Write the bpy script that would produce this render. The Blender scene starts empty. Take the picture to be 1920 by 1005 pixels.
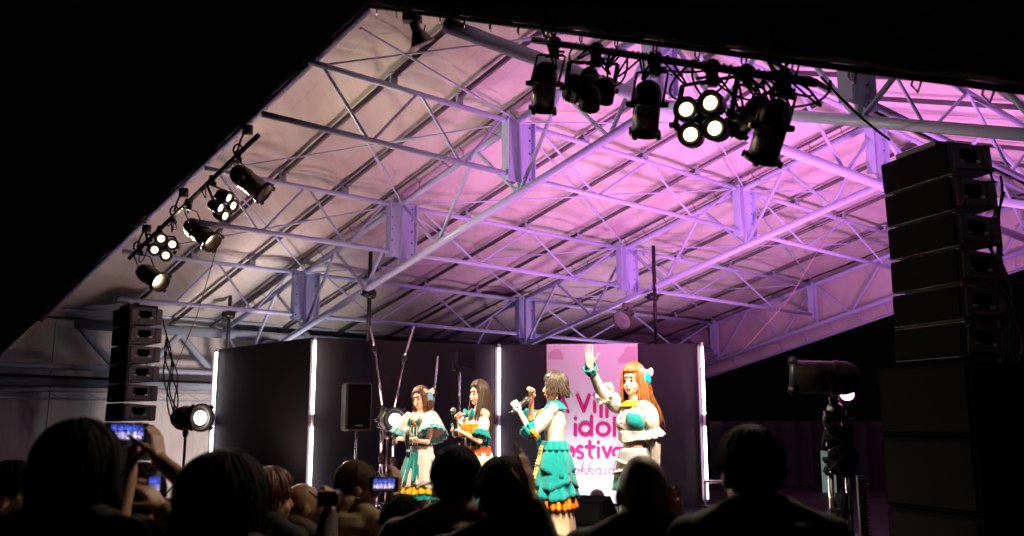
import bpy, bmesh, math, random
import numpy as np
from mathutils import Vector, Matrix
random.seed(7); rng = np.random.default_rng(7)

# ------------------------------------------------------------------ camera, world, exposure
SC = bpy.context.scene
COL = SC.collection
R = math.radians
EYE = 1.75
FPX, PITCH = 1690.0, R(9.71)          # focal length in photo pixels, upward tilt
cam_d = bpy.data.cameras.new('camera')
cam = bpy.data.objects.new('camera', cam_d); COL.objects.link(cam)
cam.location = (0, 0, EYE); cam.rotation_euler = (R(90) + PITCH, 0, 0)
cam_d.sensor_width = 36.0; cam_d.lens = 36.0 * FPX / 1920.0
cam_d.clip_start = 0.05; cam_d.clip_end = 2000
cam_d.dof.use_dof = True; cam_d.dof.focus_distance = 8.2; cam_d.dof.aperture_fstop = 2.0
SC.camera = cam
W = bpy.data.worlds.new('World'); SC.world = W; W.use_nodes = True
wn = W.node_tree.nodes; wl = W.node_tree.links
bg = wn['Background']; bg.inputs[0].default_value = (0.10, 0.085, 0.075, 1); bg.inputs[1].default_value = 0.004   # night sky over a town
SC.view_settings.view_transform = 'Standard'; SC.view_settings.look = 'None'
SC.view_settings.exposure = 1.0; SC.view_settings.gamma = 1.0
SC.render.engine = 'CYCLES'
SC.cycles.use_denoising = True
try: SC.cycles.denoiser = 'OPENIMAGEDENOISE'
except Exception: pass
SC.cycles.max_bounces = 4; SC.cycles.diffuse_bounces = 2; SC.cycles.glossy_bounces = 2; SC.cycles.caustics_reflective = False; SC.cycles.caustics_refractive = False
SC.cycles.sample_clamp_indirect = 4.0
SC.cycles.use_light_tree = True
SC.cycles.use_adaptive_sampling = True; SC.cycles.adaptive_threshold = 0.04

# ------------------------------------------------------------------ the place's own axes
CP, SP = math.cos(PITCH), math.sin(PITCH)
YAW = 0.8354
JV = np.array([math.sin(YAW), math.cos(YAW), 0.0])      # stage depth, towards the back
PV = np.array([-math.cos(YAW), math.sin(YAW), 0.0])     # along the stage front, away to the left
N1 = np.array([0.0796, 10.0, 5.1828])                   # a node of the first roof frame
SL, SR, PRIDGE = 0.2453, 0.34, -2.07
ZR = N1[2] - SL * PRIDGE
STAGE_Z = 0.59
def ray(px, py):
    x = (px - 960) / FPX; v = (502.5 - py) / FPX
    return np.array([x, CP - v * SP, SP + v * CP])
OC = np.array([0, 0, EYE])
def at(px, py, Y):
    r = ray(px, py); return OC + r * (Y / r[1])
def onz(px, py, z):
    r = ray(px, py); return OC + r * ((z - EYE) / r[2])
def jp(p):
    d = np.asarray(p) - N1; return float(d @ JV), float(d @ PV)
def g(j, p, z):
    q = N1 + JV * j + PV * p; return np.array([q[0], q[1], z])
def zroof(p):
    return N1[2] - SL * p if p >= PRIDGE else ZR - SR * (PRIDGE - p)
def rp(j, p, off=0.0):
    return g(j, p, zroof(p) + off)
def onroof(px, py, off=0.0):            # left slope
    n = np.cross(PV - np.array([0, 0, SL]), JV); n = n / np.linalg.norm(n)
    r = ray(px, py); return OC + r * (((N1 + np.array([0, 0, off]) - OC) @ n) / (r @ n))
def onj(px, py, j):                     # vertical plane across the stage at depth j
    r = ray(px, py); return OC + r * (((N1 + JV * j - OC) @ JV) / (r @ JV))
def V(p): return Vector((float(p[0]), float(p[1]), float(p[2])))

# ------------------------------------------------------------------ materials
MATS = {}
def mat(name, col, rough=0.6, metal=0.0, var=0.12, scale=6.0, bump=0.0, bscale=40.0, spec=0.5, sheen=0.0, trans=0.0, coord='Object', bdist=.02):
    if name in MATS: return MATS[name]
    m = bpy.data.materials.new(name); m.use_nodes = True
    nt = m.node_tree; b = nt.nodes['Principled BSDF']
    tc = nt.nodes.new('ShaderNodeTexCoord')
    nz = nt.nodes.new('ShaderNodeTexNoise'); nz.inputs['Scale'].default_value = scale; nz.inputs['Detail'].default_value = 5
    nt.links.new(tc.outputs[coord], nz.inputs['Vector'])
    mx = nt.nodes.new('ShaderNodeMix'); mx.data_type = 'RGBA'
    c = np.array(col[:3])
    mx.inputs[6].default_value = (*np.clip(c * (1 - var), 0, 1), 1); mx.inputs[7].default_value = (*np.clip(c * (1 + var), 0, 1), 1)
    nt.links.new(nz.outputs['Fac'], mx.inputs[0]); nt.links.new(mx.outputs[2], b.inputs['Base Color'])
    mr = nt.nodes.new('ShaderNodeMapRange'); mr.inputs[3].default_value = max(0, rough - 0.1); mr.inputs[4].default_value = min(1, rough + 0.1)
    nt.links.new(nz.outputs['Fac'], mr.inputs[0]); nt.links.new(mr.outputs[0], b.inputs['Roughness'])
    b.inputs['Metallic'].default_value = metal
    b.inputs['Specular IOR Level'].default_value = spec
    if sheen: b.inputs['Sheen Weight'].default_value = sheen
    if trans: b.inputs['Transmission Weight'].default_value = trans
    if bump:
        n2 = nt.nodes.new('ShaderNodeTexNoise'); n2.inputs['Scale'].default_value = bscale; n2.inputs['Detail'].default_value = 4
        nt.links.new(tc.outputs[coord], n2.inputs['Vector'])
        bp = nt.nodes.new('ShaderNodeBump'); bp.inputs['Strength'].default_value = bump; bp.inputs['Distance'].default_value = bdist
        nt.links.new(n2.outputs['Fac'], bp.inputs['Height']); nt.links.new(bp.outputs['Normal'], b.inputs['Normal'])
    MATS[name] = m; return m
def emit(name, col, strength):
    if name in MATS: return MATS[name]
    m = bpy.data.materials.new(name); m.use_nodes = True
    nt = m.node_tree; b = nt.nodes['Principled BSDF']
    b.inputs['Base Color'].default_value = (0.8, 0.8, 0.8, 1); b.inputs['Roughness'].default_value = 0.3
    b.inputs['Emission Color'].default_value = (*col, 1); b.inputs['Emission Strength'].default_value = strength
    MATS[name] = m; return m
def mat_hair(name, col, rough=0.4):
    if name in MATS: return MATS[name]
    dark = max(col) < .02
    m = mat(name, col, .75 if dark else rough, var=0.2 if dark else 0.6, scale=1.0, spec=0.05 if dark else .4)
    nt = m.node_tree; nz = [n for n in nt.nodes if n.type == 'TEX_NOISE'][0]; tc = [n for n in nt.nodes if n.type == 'TEX_COORD'][0]
    mp = nt.nodes.new('ShaderNodeMapping'); mp.inputs['Scale'].default_value = (170, 170, 9); nt.links.new(tc.outputs['Object'], mp.inputs[0]); nt.links.new(mp.outputs[0], nz.inputs['Vector'])
    return m

M_MEMB = mat('white_pvc_membrane', (0.68, 0.66, 0.66), 0.55, var=0.03, scale=1.3, bump=0.06, bscale=2.2)
# soft streaks of grime and weld seams across the fabric
def _grime(m):
    nt = m.node_tree; b = nt.nodes['Principled BSDF']
    tc = nt.nodes.new('ShaderNodeTexCoord'); mp = nt.nodes.new('ShaderNodeMapping'); mp.inputs['Rotation'].default_value = (0, 0, -YAW); mp.inputs['Scale'].default_value = (3.0, 0.35, 1)
    nz = nt.nodes.new('ShaderNodeTexNoise'); nz.inputs['Scale'].default_value = 1.6; nz.inputs['Detail'].default_value = 8; nz.inputs['Roughness'].default_value = 0.65
    nt.links.new(tc.outputs['Object'], mp.inputs[0]); nt.links.new(mp.outputs[0], nz.inputs['Vector'])
    cr = nt.nodes.new('ShaderNodeValToRGB'); cr.color_ramp.elements[0].position = 0.42; cr.color_ramp.elements[1].position = 0.62
    cr.color_ramp.elements[0].color = (1, 1, 1, 1); cr.color_ramp.elements[1].color = (0.89, 0.87, 0.84, 1)
    nt.links.new(nz.outputs['Fac'], cr.inputs[0])
    mul = nt.nodes.new('ShaderNodeMix'); mul.data_type = 'RGBA'; mul.blend_type = 'MULTIPLY'; mul.inputs[0].default_value = 1
    src = b.inputs['Base Color'].links[0].from_socket
    nt.links.new(src, mul.inputs[6]); nt.links.new(cr.outputs[0], mul.inputs[7]); nt.links.new(mul.outputs[2], b.inputs['Base Color'])
_grime(M_MEMB)
def _seams(m):
    nt = m.node_tree; b = nt.nodes['Principled BSDF']; tc = nt.nodes.new('ShaderNodeTexCoord')
    d = nt.nodes.new('ShaderNodeVectorMath'); d.operation = 'DOT_PRODUCT'; d.inputs[1].default_value = tuple(JV / .57); nt.links.new(tc.outputs['Object'], d.inputs[0])
    f = nt.nodes.new('ShaderNodeMath'); f.operation = 'FRACT'; nt.links.new(d.outputs['Value'], f.inputs[0])
    l = nt.nodes.new('ShaderNodeMath'); l.operation = 'LESS_THAN'; l.inputs[1].default_value = .035; nt.links.new(f.outputs[0], l.inputs[0])
    w = nt.nodes.new('ShaderNodeMath'); w.operation = 'MULTIPLY'; w.inputs[1].default_value = .16; nt.links.new(l.outputs[0], w.inputs[0])
    mx = nt.nodes.new('ShaderNodeMix'); mx.data_type = 'RGBA'; mx.inputs[7].default_value = (.25, .23, .21, 1); src = b.inputs['Base Color'].links[0].from_socket
    nt.links.new(w.outputs[0], mx.inputs[0]); nt.links.new(src, mx.inputs[6]); nt.links.new(mx.outputs[2], b.inputs['Base Color'])
_seams(M_MEMB)
M_STEEL = mat('white_painted_steel', (0.50, 0.58, 0.92), 0.35, var=0.06, scale=3, spec=0.5)
M_GALV = mat('galvanised_rafter_steel', (0.13, 0.13, 0.15), 0.4, metal=0.6, var=0.2, scale=9)
M_BEAM = mat('blue_grey_painted_steel', (0.36, 0.43, 0.55), 0.4, var=0.12, scale=4)
M_BLACK = mat('black_paint', (0.012, 0.012, 0.013), 0.42, var=0.3, scale=12, spec=0.5)
M_BLACKM = mat('black_matt', (0.0025, 0.0025, 0.003), 0.9, var=0.3, scale=20, spec=0.02)
M_PARIN = mat('dull_aluminium_can', (0.16, 0.14, 0.12), 0.38, metal=0.8, var=0.25, scale=15)
M_CHROME = mat('chromed_tube', (0.75, 0.73, 0.72), 0.18, metal=1.0, var=0.1, scale=8)
M_REFL = mat('polished_reflector', (0.85, 0.82, 0.75), 0.15, metal=1.0, var=0.05)
M_RUST = mat('rusty_bolt_steel', (0.20, 0.13, 0.10), 0.7, metal=0.3, var=0.4, scale=30)
M_CABLE = mat('black_rubber_cable', (0.006, 0.006, 0.006), 0.7, var=0.2, spec=.15)
M_BACK = mat('charcoal_backdrop_cloth', (0.024, 0.022, 0.0235), 0.85, var=0.08, scale=3, bump=0.15, bscale=5, spec=0.3)
M_GRILLE = mat('black_speaker_grille', (0.0035, 0.0035, 0.004), 0.85, var=0.3, scale=60, bump=0.3, bscale=300, spec=0.04)
M_PAFRAME = mat('dark_grey_speaker_paint', (0.12, 0.11, 0.11), 0.5, var=0.12, scale=20, bump=0.1, bscale=180)
M_DECK = mat('black_stage_deck', (0.008, 0.008, 0.009), 0.6, spec=.1, var=0.35, scale=3, bump=0.2, bscale=30)
M_ASPH = mat('asphalt', (0.05, 0.05, 0.052), 0.85, var=0.3, scale=8, bump=0.5, bscale=120)

# ------------------------------------------------------------------ mesh builder
def frame_of(d):
    d = np.asarray(d, float); d = d / np.linalg.norm(d)
    a = np.array([0, 0, 1.0]) if abs(d[2]) < 0.95 else np.array([1.0, 0, 0])
    u = np.cross(d, a); u /= np.linalg.norm(u); w = np.cross(d, u)
    return d, u, w
MW = {}                                   # object -> world matrix, for things built in world coordinates
class MB:
    def __init__(s): s.v = []; s.f = []; s.n = 0
    def add(s, vs, fs):
        vs = np.asarray(vs, float); k = s.n
        s.v.append(vs); s.f += [tuple(i + k for i in f) for f in fs]; s.n += len(vs); return s
    def box(s, c, size, m=None):
        hx, hy, hz = [q / 2 for q in size]
        vs = np.array([[x, y, z] for x in (-hx, hx) for y in (-hy, hy) for z in (-hz, hz)])
        if m is not None: vs = vs @ np.asarray(m)[:3, :3].T
        return s.add(vs + np.asarray(c), [(0, 1, 3, 2), (4, 6, 7, 5), (0, 4, 5, 1), (2, 3, 7, 6), (0, 2, 6, 4), (1, 5, 7, 3)])
    def bbox(s, c, size, m=None, b=0.01):   # box with chamfered vertical and horizontal edges
        hx, hy, hz = [q / 2 for q in size]; b = min(b, hx * .9, hy * .9, hz * .9)
        vs = []
        for z, e in ((-hz, b), (-hz + b, 0), (hz - b, 0), (hz, b)):
            X, Y = hx - e, hy - e
            for sx, sy in ((1, 1), (-1, 1), (-1, -1), (1, -1)):
                a = (sx * X, sy * (Y - b)); c2 = (sx * (X - b), sy * Y)
                vs += [(*a, z), (*c2, z)] if sx * sy > 0 else [(*c2, z), (*a, z)]
        vs = np.array(vs); fs = []
        for r in range(3):
            for i in range(8): fs.append((r * 8 + i, r * 8 + (i + 1) % 8, (r + 1) * 8 + (i + 1) % 8, (r + 1) * 8 + i))
        fs += [tuple(range(7, -1, -1)), tuple(range(24, 32))]
        if m is not None: vs = vs @ np.asarray(m)[:3, :3].T
        return s.add(vs + np.asarray(c), fs)
    def tube(s, p0, p1, r0, r1=None, seg=10, cap=True):
        r1 = r0 if r1 is None else r1
        p0, p1 = np.asarray(p0, float), np.asarray(p1, float); d, u, w = frame_of(p1 - p0)
        a = np.arange(seg) * 2 * math.pi / seg; ring = np.outer(np.cos(a), u) + np.outer(np.sin(a), w)
        vs = np.vstack([p0 + ring * r0, p1 + ring * r1])
        fs = [(i, i + seg, (i + 1) % seg + seg, (i + 1) % seg) for i in range(seg)]
        if cap: fs += [tuple(range(seg)), tuple(range(2 * seg - 1, seg - 1, -1))]
        return s.add(vs, fs)
    def path(s, pts, r, seg=6, closed=False):
        pts = [np.asarray(p, float) for p in pts]; n = len(pts); vs = []
        rs = r if hasattr(r, '__len__') else [r] * n
        u = None
        for i in range(n):
            d = (pts[(i + 1) % n] - pts[i - 1]) if closed else (pts[min(i + 1, n - 1)] - pts[max(i - 1, 0)])
            d = d / (np.linalg.norm(d) + 1e-9)
            if u is None: _, u, _ = frame_of(d)
            u = u - d * (u @ d); u = u / (np.linalg.norm(u) + 1e-9); w = np.cross(d, u)
            a = np.arange(seg) * 2 * math.pi / seg
            vs.append(pts[i] + (np.outer(np.cos(a), u) + np.outer(np.sin(a), w)) * rs[i])
        fs = []
        for i in range(n if closed else n - 1):
            k = (i + 1) % n
            for q in range(seg): fs.append((i * seg + q, i * seg + (q + 1) % seg, k * seg + (q + 1) % seg, k * seg + q))
        if not closed: fs += [tuple(range(seg - 1, -1, -1)), tuple(range((n - 1) * seg, n * seg))]
        return s.add(np.vstack(vs), fs)
    def lathe(s, prof, seg=20, m=None, o=(0, 0, 0), close=False):   # prof: (radius, z)
        vs = []; a = np.arange(seg) * 2 * math.pi / seg
        for r, z in prof: vs.append(np.stack([np.cos(a) * r, np.sin(a) * r, np.full(seg, z)], 1))
        vs = np.vstack(vs); fs = []
        for i in range(len(prof) - 1):
            for q in range(seg): fs.append((i * seg + q, i * seg + (q + 1) % seg, (i + 1) * seg + (q + 1) % seg, (i + 1) * seg + q))
        if close: fs += [tuple(range(seg - 1, -1, -1)), tuple(range((len(prof) - 1) * seg, len(prof) * seg))]
        if m is not None: vs = vs @ np.asarray(m)[:3, :3].T
        return s.add(vs + np.asarray(o), fs)
    def grid(s, P):                                                  # P: (a, b, 3)
        a, b = P.shape[:2]
        return s.add(P.reshape(-1, 3), [(i * b + k, i * b + k + 1, (i + 1) * b + k + 1, (i + 1) * b + k) for i in range(a - 1) for k in range(b - 1)])
    def ell(s, c, r, m=None, nu=14, nv=9):
        vs = []; 
        for i in range(nv + 1):
            t = math.pi * i / nv
            for k in range(nu): vs.append((math.sin(t) * math.cos(2 * math.pi * k / nu), math.sin(t) * math.sin(2 * math.pi * k / nu), math.cos(t)))
        r = (r, r, r) if not hasattr(r, '__len__') else r
        vs = np.array(vs) * np.array(r)
        if m is not None: vs = vs @ np.asarray(m)[:3, :3].T
        return s.add(vs + np.asarray(c), [(i * nu + k, (i + 1) * nu + k, (i + 1) * nu + (k + 1) % nu, i * nu + (k + 1) % nu) for i in range(nv) for k in range(nu)])
    def cap(s, p0, p1, r0, r1=None, seg=12):                         # tapered capsule
        r1 = r0 if r1 is None else r1
        p0, p1 = np.asarray(p0, float), np.asarray(p1, float)
        if np.linalg.norm(p1 - p0) < 1e-6: return s.ell(p0, r0)
        d, u, w = frame_of(p1 - p0); vs = []; a = np.arange(seg) * 2 * math.pi / seg
        ring = np.outer(np.cos(a), u) + np.outer(np.sin(a), w); rows = []
        for t in (-90, -60, -30, 0): rows.append((p0 + d * r0 * math.sin(R(t)), r0 * max(math.cos(R(t)), 0.02)))
        for t in (0, 30, 60, 90): rows.append((p1 + d * r1 * math.sin(R(t)), r1 * max(math.cos(R(t)), 0.02)))
        vs = np.vstack([c + ring * rr for c, rr in rows]); n = len(rows)
        fs = [(i * seg + q, i * seg + (q + 1) % seg, (i + 1) * seg + (q + 1) % seg, (i + 1) * seg + q) for i in range(n - 1) for q in range(seg)]
        fs += [tuple(range(seg - 1, -1, -1)), tuple(range((n - 1) * seg, n * seg))]
        return s.add(vs, fs)
    def loft(s, rows, seg=24, close=True):                           # rows: (centre, rx, ry[, rotz])
        vs = []; a = np.arange(seg) * 2 * math.pi / seg
        for row in rows:
            c, rx, ry = row[:3]; t = row[3] if len(row) > 3 else 0
            x = np.cos(a) * rx; y = np.sin(a) * ry
            vs.append(np.stack([c[0] + x * math.cos(t) - y * math.sin(t), c[1] + x * math.sin(t) + y * math.cos(t), np.full(seg, c[2])], 1))
        n = len(rows); fs = [(i * seg + q, i * seg + (q + 1) % seg, (i + 1) * seg + (q + 1) % seg, (i + 1) * seg + q) for i in range(n - 1) for q in range(seg)]
        if close: fs += [tuple(range(seg - 1, -1, -1)), tuple(range((n - 1) * seg, n * seg))]
        return s.add(np.vstack(vs), fs)
    def mesh(s, name, m=None, smooth=True, mw=None):
        me = bpy.data.meshes.new(name)
        vs = np.vstack(s.v) if s.v else np.zeros((0, 3))
        if mw is not None:
            im = np.array(Matrix(mw).inverted()); vs = vs @ im[:3, :3].T + im[:3, 3]
        me.from_pydata(vs.tolist(), [], s.f); me.validate(); me.update()
        if m is not None: me.materials.append(m)
        if smooth: me.shade_smooth()
        return me
    def build(s, name, m, parent=None, smooth=True, world=False, auto=None):
        mw = MW.get(parent.name) if (world and parent is not None) else None
        me = s.mesh(name, m, smooth, mw)
        o = bpy.data.objects.new(name, me); COL.objects.link(o)
        if parent is not None: o.parent = parent; MW[o.name] = MW.get(parent.name, Matrix.Identity(4))
        else: MW[o.name] = Matrix.Identity(4)
        if smooth and auto is not None:
            md = o.modifiers.new('edges', 'EDGE_SPLIT'); md.split_angle = R(auto)
        return o
def tag(o, label=None, cat=None, group=None, kind=None):
    if label: o['label'] = label
    if cat: o['category'] = cat
    if group: o['group'] = group
    if kind: o['kind'] = kind
    return o
def thing(name, label, cat, m=None, group=None):
    o = bpy.data.objects.new(name, None); COL.objects.link(o); o.empty_display_size = 0.1
    mm = Matrix.Identity(4) if m is None else (Matrix(m) if not isinstance(m, (tuple, list, np.ndarray)) or np.asarray(m).shape == (4, 4) else Matrix.Translation(V(m)))
    o.matrix_world = mm; MW[o.name] = mm.copy()
    return tag(o, label, cat, group)
def link_mesh(name, me, parent, m=None):
    o = bpy.data.objects.new(name, me); COL.objects.link(o); o.parent = parent
    if m is not None: o.matrix_local = m
    MW[o.name] = MW.get(parent.name, Matrix.Identity(4)) @ (m if m is not None else Matrix.Identity(4))
    return o
_unit = {}
def rod(name, p0, p1, r, m, parent, seg=10):                         # a straight round bar: shares one unit mesh per material
    key = (m.name, seg)
    if key not in _unit:
        _unit[key] = MB().tube((0, 0, 0), (0, 0, 1), 1, seg=seg).mesh('round_bar', m, True)
        me = _unit[key]
        for pl in me.polygons:
            if len(pl.vertices) > 4: pl.use_smooth = False
    p0, p1 = np.asarray(p0, float), np.asarray(p1, float); d, u, w = frame_of(p1 - p0); L = np.linalg.norm(p1 - p0)
    mm = np.eye(4); mm[:3, 0] = u * r; mm[:3, 1] = w * r * (1 if np.dot(np.cross(u, w), d) > 0 else -1); mm[:3, 2] = d * L; mm[:3, 3] = p0
    o = bpy.data.objects.new(name, _unit[key]); COL.objects.link(o)
    o.parent = parent
    o.matrix_local = (MW.get(parent.name, Matrix.Identity(4)).inverted() @ Matrix(mm.tolist()))
    return o
def look(loc, target, roll=0.0):                                     # local -Z looks at target
    d = V(target) - V(loc); q = d.to_track_quat('-Z', 'Y')
    return Matrix.Translation(V(loc)) @ q.to_matrix().to_4x4() @ Matrix.Rotation(roll, 4, 'Z')
def spot(name, parent, m_local, watts, angle, col, blend=0.5, r=0.05):
    l = bpy.data.lights.new(name, 'SPOT'); l.energy = watts; l.spot_size = R(angle); l.spot_blend = blend; l.color = col; l.shadow_soft_size = r
    o = bpy.data.objects.new(name, l); COL.objects.link(o); o.parent = parent; o.matrix_local = m_local; return o
def sag(p0, p1, d, n=14):
    p0, p1 = np.asarray(p0, float), np.asarray(p1, float)
    return [p0 + (p1 - p0) * t - np.array([0, 0, 4 * d * t * (1 - t)]) for t in np.linspace(0, 1, n)]
def noise1(x, ks=(1.3, 2.9, 6.1), seed=0.0):
    return sum(np.sin(x * k + seed * (i + 1) * 1.7) / (i + 1) for i, k in enumerate(ks))

# ------------------------------------------------------------------ ground and stage
gm = MB(); gm.grid(np.array([[[x, y, 0.0] for y in np.linspace(-60, 400, 12)] for x in np.linspace(-250, 250, 12)]))
tag(gm.build('ground', M_ASPH, smooth=False), kind='structure')
st = thing('stage_platform', 'low black stage platform under the white canopy', 'stage', g(0, 1, 0))
JF, JB, PL, PR = -2.55, 8.6, 6.9, -7.0
def obox(mb, j0, j1, p0, p1, z0, z1):
    c = g((j0 + j1) / 2, (p0 + p1) / 2, (z0 + z1) / 2)
    m = np.eye(3); m[:, 0] = JV; m[:, 1] = PV
    return mb.box(c, (j1 - j0, abs(p1 - p0), z1 - z0), m)
obox(MB(), JF + .02, JB, PL - .02, PR + .02, 0.0, STAGE_Z - 0.04).build('stage_frame', M_BLACKM, st, False, True)
nj, npn = 6, 7
for a in range(nj):
    for b in range(npn):
        j0 = JF + (JB - JF) * a / nj; j1 = JF + (JB - JF) * (a + 1) / nj; q0 = PR + (PL - PR) * b / npn; q1 = PR + (PL - PR) * (b + 1) / npn
        obox(MB(), j0 + .004, j1 - .004, q0 + .004, q1 - .004, STAGE_Z - 0.038, STAGE_Z).build('deck_panel', M_DECK, st, False, True)
exec_order = []

# ------------------------------------------------------------------ canopy roof
canopy = thing('stage_canopy', 'white fabric canopy roof on pale tubular trusses over the stage', 'canopy', g(0, 0, 0))
FR = [0.0, 4.56, 10.59]; ND = [PRIDGE, 0.0, 2.30, 4.79, 7.6]; DT = 0.86; JD = 0.66
JRAKE = -2.57; OFF = 0.17
CPT = onroof(690, 5, OFF); FE = onj(1920, 157, JRAKE); FE2 = CPT + (FE - CPT) * 1.12
pc = jp(CPT)[1]
def jr(p): return -2.555 - .030 * (p + .7)                      # the rake runs slightly outwards towards the eave
# fabric panels between the frames (shallow bulges between the rafters, small creases)
def memb(u0, u1, left, nr):
    na, nb = 12 * nr + 1, 90
    P = np.zeros((na, nb, 3))
    for a in range(na):
        u = u0 + (u1 - u0) * a / (na - 1)
        for b in range(nb):
            v = b / (nb - 1)
            if left:
                pr = PRIDGE if u >= 0 else PRIDGE + (pc - PRIDGE) * (u / JRAKE)
                p = pr + (8.35 - pr) * v; q = g(u if u >= 0 else u * jr(p) / JRAKE, p, N1[2] - SL * p + OFF)
            else:
                if u >= 0: p = PRIDGE - 5.6 * v; q = g(u, p, zroof(p) + OFF)
                else:
                    w = u / JRAKE; p0 = PRIDGE - 5.6 * v
                    q = g(0, p0, zroof(p0) + OFF) * (1 - w) + (CPT + (FE2 - CPT) * v) * w
            q = q.copy()
            fr = (u - u0) / (u1 - u0) * nr; q[2] += 0.035 * math.sin(math.pi * (fr % 1.0)) ** 2 * (1 if left else .8)
            q[2] += (0.0035 if u > JRAKE + .3 else 0.0035 * (u - JRAKE) / .3) * (noise1(q[0] * 2.1 + q[1] * 3.3, seed=1) + noise1(q[1] * 5.1 - q[0] * 2.3, seed=2))
            P[a, b] = q
    return MB().grid(P)
for (u0, u1, nr) in ((JRAKE, 0, 3), (0, FR[1], 4), (FR[1], FR[2], 4)):
    for left in (True, False): memb(u0, u1, left, nr).build('membrane_panel', M_MEMB, canopy, True, True)
# edge pipes, edge rope with lacing
def edge(a, b, name):
    d = b - a; n = int(np.linalg.norm(d) / 0.33)
    zo = -.07 if 'rake' in name else -.035; ep = MB().tube(a + np.array([0, 0, zo]), b + np.array([0, 0, zo]), 0.034 if 'rake' in name else .018).build(name, M_STEEL if 'rake' in name else M_BLACK, canopy, True, True)
    ln = MB()
    for k in range(n):
        q = a + d * (k + .5) / n
        ln.path([q + np.array([0, 0, .035]), q + np.array([.02, -.02, -.01]), q + np.array([0, -.045, -.07]), q + np.array([0, 0, -.11]), q + np.array([-.01, .04, -.06]), q + np.array([0, 0, .035])], 0.006, 5)
        ln.tube(q + np.array([0, 0, .02]), q + np.array([0, 0, .05]), .008, .012, 6)
    tag(ln.build('lacing_cord', M_CHROME if 'front' in name else M_RUST, ep, True, True), kind='stuff')
    s = MB(); s.path([a + d * t + np.array([0, 0, .012 * math.sin(t * 60)]) for t in np.linspace(0, 1, 60)], .022, 6)
    s.build('rope_hem', M_MEMB, ep, True, True)
RK_END = g(jr(8.35), 8.35, N1[2] - SL * 8.35 + OFF)
edge(RK_END + (RK_END - CPT) * 0.22, CPT, 'rake_pipe'); edge(CPT, FE2, 'front_edge_pipe')
# main trusses
def zig(A, B, n):                                                     # points on both chords
    pass
PLATE = None
def gusset(j, p, parent, ztop, side, h=0.74):
    mb = MB(); m = np.eye(3); m[:, 0] = JV; m[:, 1] = PV
    c = g(j + side * 0.115, p, ztop - h / 2 - .01)
    mb.box(c, (0.17, 0.014, h), m); mb.box(g(j + side * .205, p, ztop - h / 2 - .01), (0.014, 0.12, h + .02), m)
    o = mb.build('gusset_plate', M_STEEL, parent, False, True)
    bm_ = MB()
    for k in range(5):
        q = g(j + side * (0.16), p, ztop - .07 - k * (h - .12) / 4); bm_.tube(q - PV * .016, q + PV * .016, .012, seg=6)
    return o, bm_
for fi, j in enumerate(FR):
    for left in (True, False):
        nodes = ND if left else [PRIDGE, -4.07, -6.1, -8.2]
        tr = MB(); e0, e1 = nodes[0], nodes[-1] + (0.3 if left else -0.3)
        tr.tube(rp(j, e0), rp(j, e1), 0.042, seg=14); tr.tube(rp(j, e0, -DT), rp(j, e1, -DT), 0.048, seg=14)
        t = tr.build('main_truss', M_STEEL, canopy, True, True)
        up = not left
        for i in range(len(nodes) - 1):
            a, b = nodes[i], nodes[i + 1]
            if i or left: rod('truss_post', rp(j, a, -.02), rp(j, a, -DT), .033, M_STEEL, t)
            ks = [a + (b - a) * k / 3 for k in range(4)]
            for k in range(3):
                tb = (k % 2 == 0) == (i % 2 == 0)
                rod('web_strut', rp(j, ks[k], 0 if tb else -DT), rp(j, ks[k + 1], -DT if tb else 0), .024, M_STEEL, t)
            bts = MB(); n_b = 0
            sides = (-1, 1) if fi < 2 else (-1,)
            for sd in sides:
                if not (i == 0 and not left):
                    o, bm_ = gusset(j, a, t, zroof(a) + .02, sd); tag(bm_.build('bolt_row', M_GALV, t, False, True), kind='stuff')
# ridge: thick pipe below, thin chord above
rd = MB(); rd.tube(rp(JRAKE - .10, PRIDGE, -DT), rp(FR[2], PRIDGE, -DT), 0.062, seg=18)
rdo = rd.build('ridge_beam', M_STEEL, canopy, True, True)
rod('ridge_chord', rp(-.9, PRIDGE, 0), rp(FR[2], PRIDGE, 0), .034, M_STEEL, canopy)
for k in range(10):
    a = -0.6 + k * 1.06
    rod('web_strut', rp(a, PRIDGE, 0 if k % 2 else -DT), rp(a + 1.06, PRIDGE, -DT if k % 2 else 0), .022, M_STEEL, rdo)
MB().path([CPT + (rp(0, PRIDGE, OFF) - CPT) * t + np.array([0, 0, .05]) for t in np.linspace(0, 1, 12)] + [rp(FR[2], PRIDGE, OFF + .05)], .075, 8).build('ridge_sliver_cover', M_BLACKM, canopy, True, True)  # added black strip, hides a bright sliver of light along the ridge seam
# purlin trusses running back along J
def purlin(p, j0, j1, jb0, nv, right=False):
    t = MB(); t.tube(rp(j0, p, -.03), rp(j1 - .2, p, -.03), .031, seg=12); t.tube(rp(jb0, p, -JD), rp(j1 - .2, p, -JD), .031, seg=12)
    o = t.build('purlin_truss', M_STEEL, canopy, True, True)
    a0 = max(j0, jb0); tops = np.linspace(j0 + .12, j1 - .25, nv + 1); 
    for k in range(nv):
        m_ = (tops[k] + tops[k + 1]) / 2
        rod('web_strut', rp(tops[k] + .04, p, -.05), rp(m_ - .04, p, -JD + .02), .016, M_STEEL, o)
        rod('web_strut', rp(m_ + .04, p, -JD + .02), rp(tops[k + 1] - .04, p, -.05), .016, M_STEEL, o)
for i, p in enumerate(ND[1:4]):
    purlin(p, -2.72, 0.0, -3.18 if i == 0 else -2.75, 2)
    purlin(p, .2, FR[1], .2, 2); purlin(p, FR[1] + .2, FR[2], FR[1] + .2, 2)
for p in (-4.07, -6.1):
    purlin(p, .2, FR[1], .2, 2); purlin(p, FR[1] + .2, FR[2], FR[1] + .2, 2)
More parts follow.
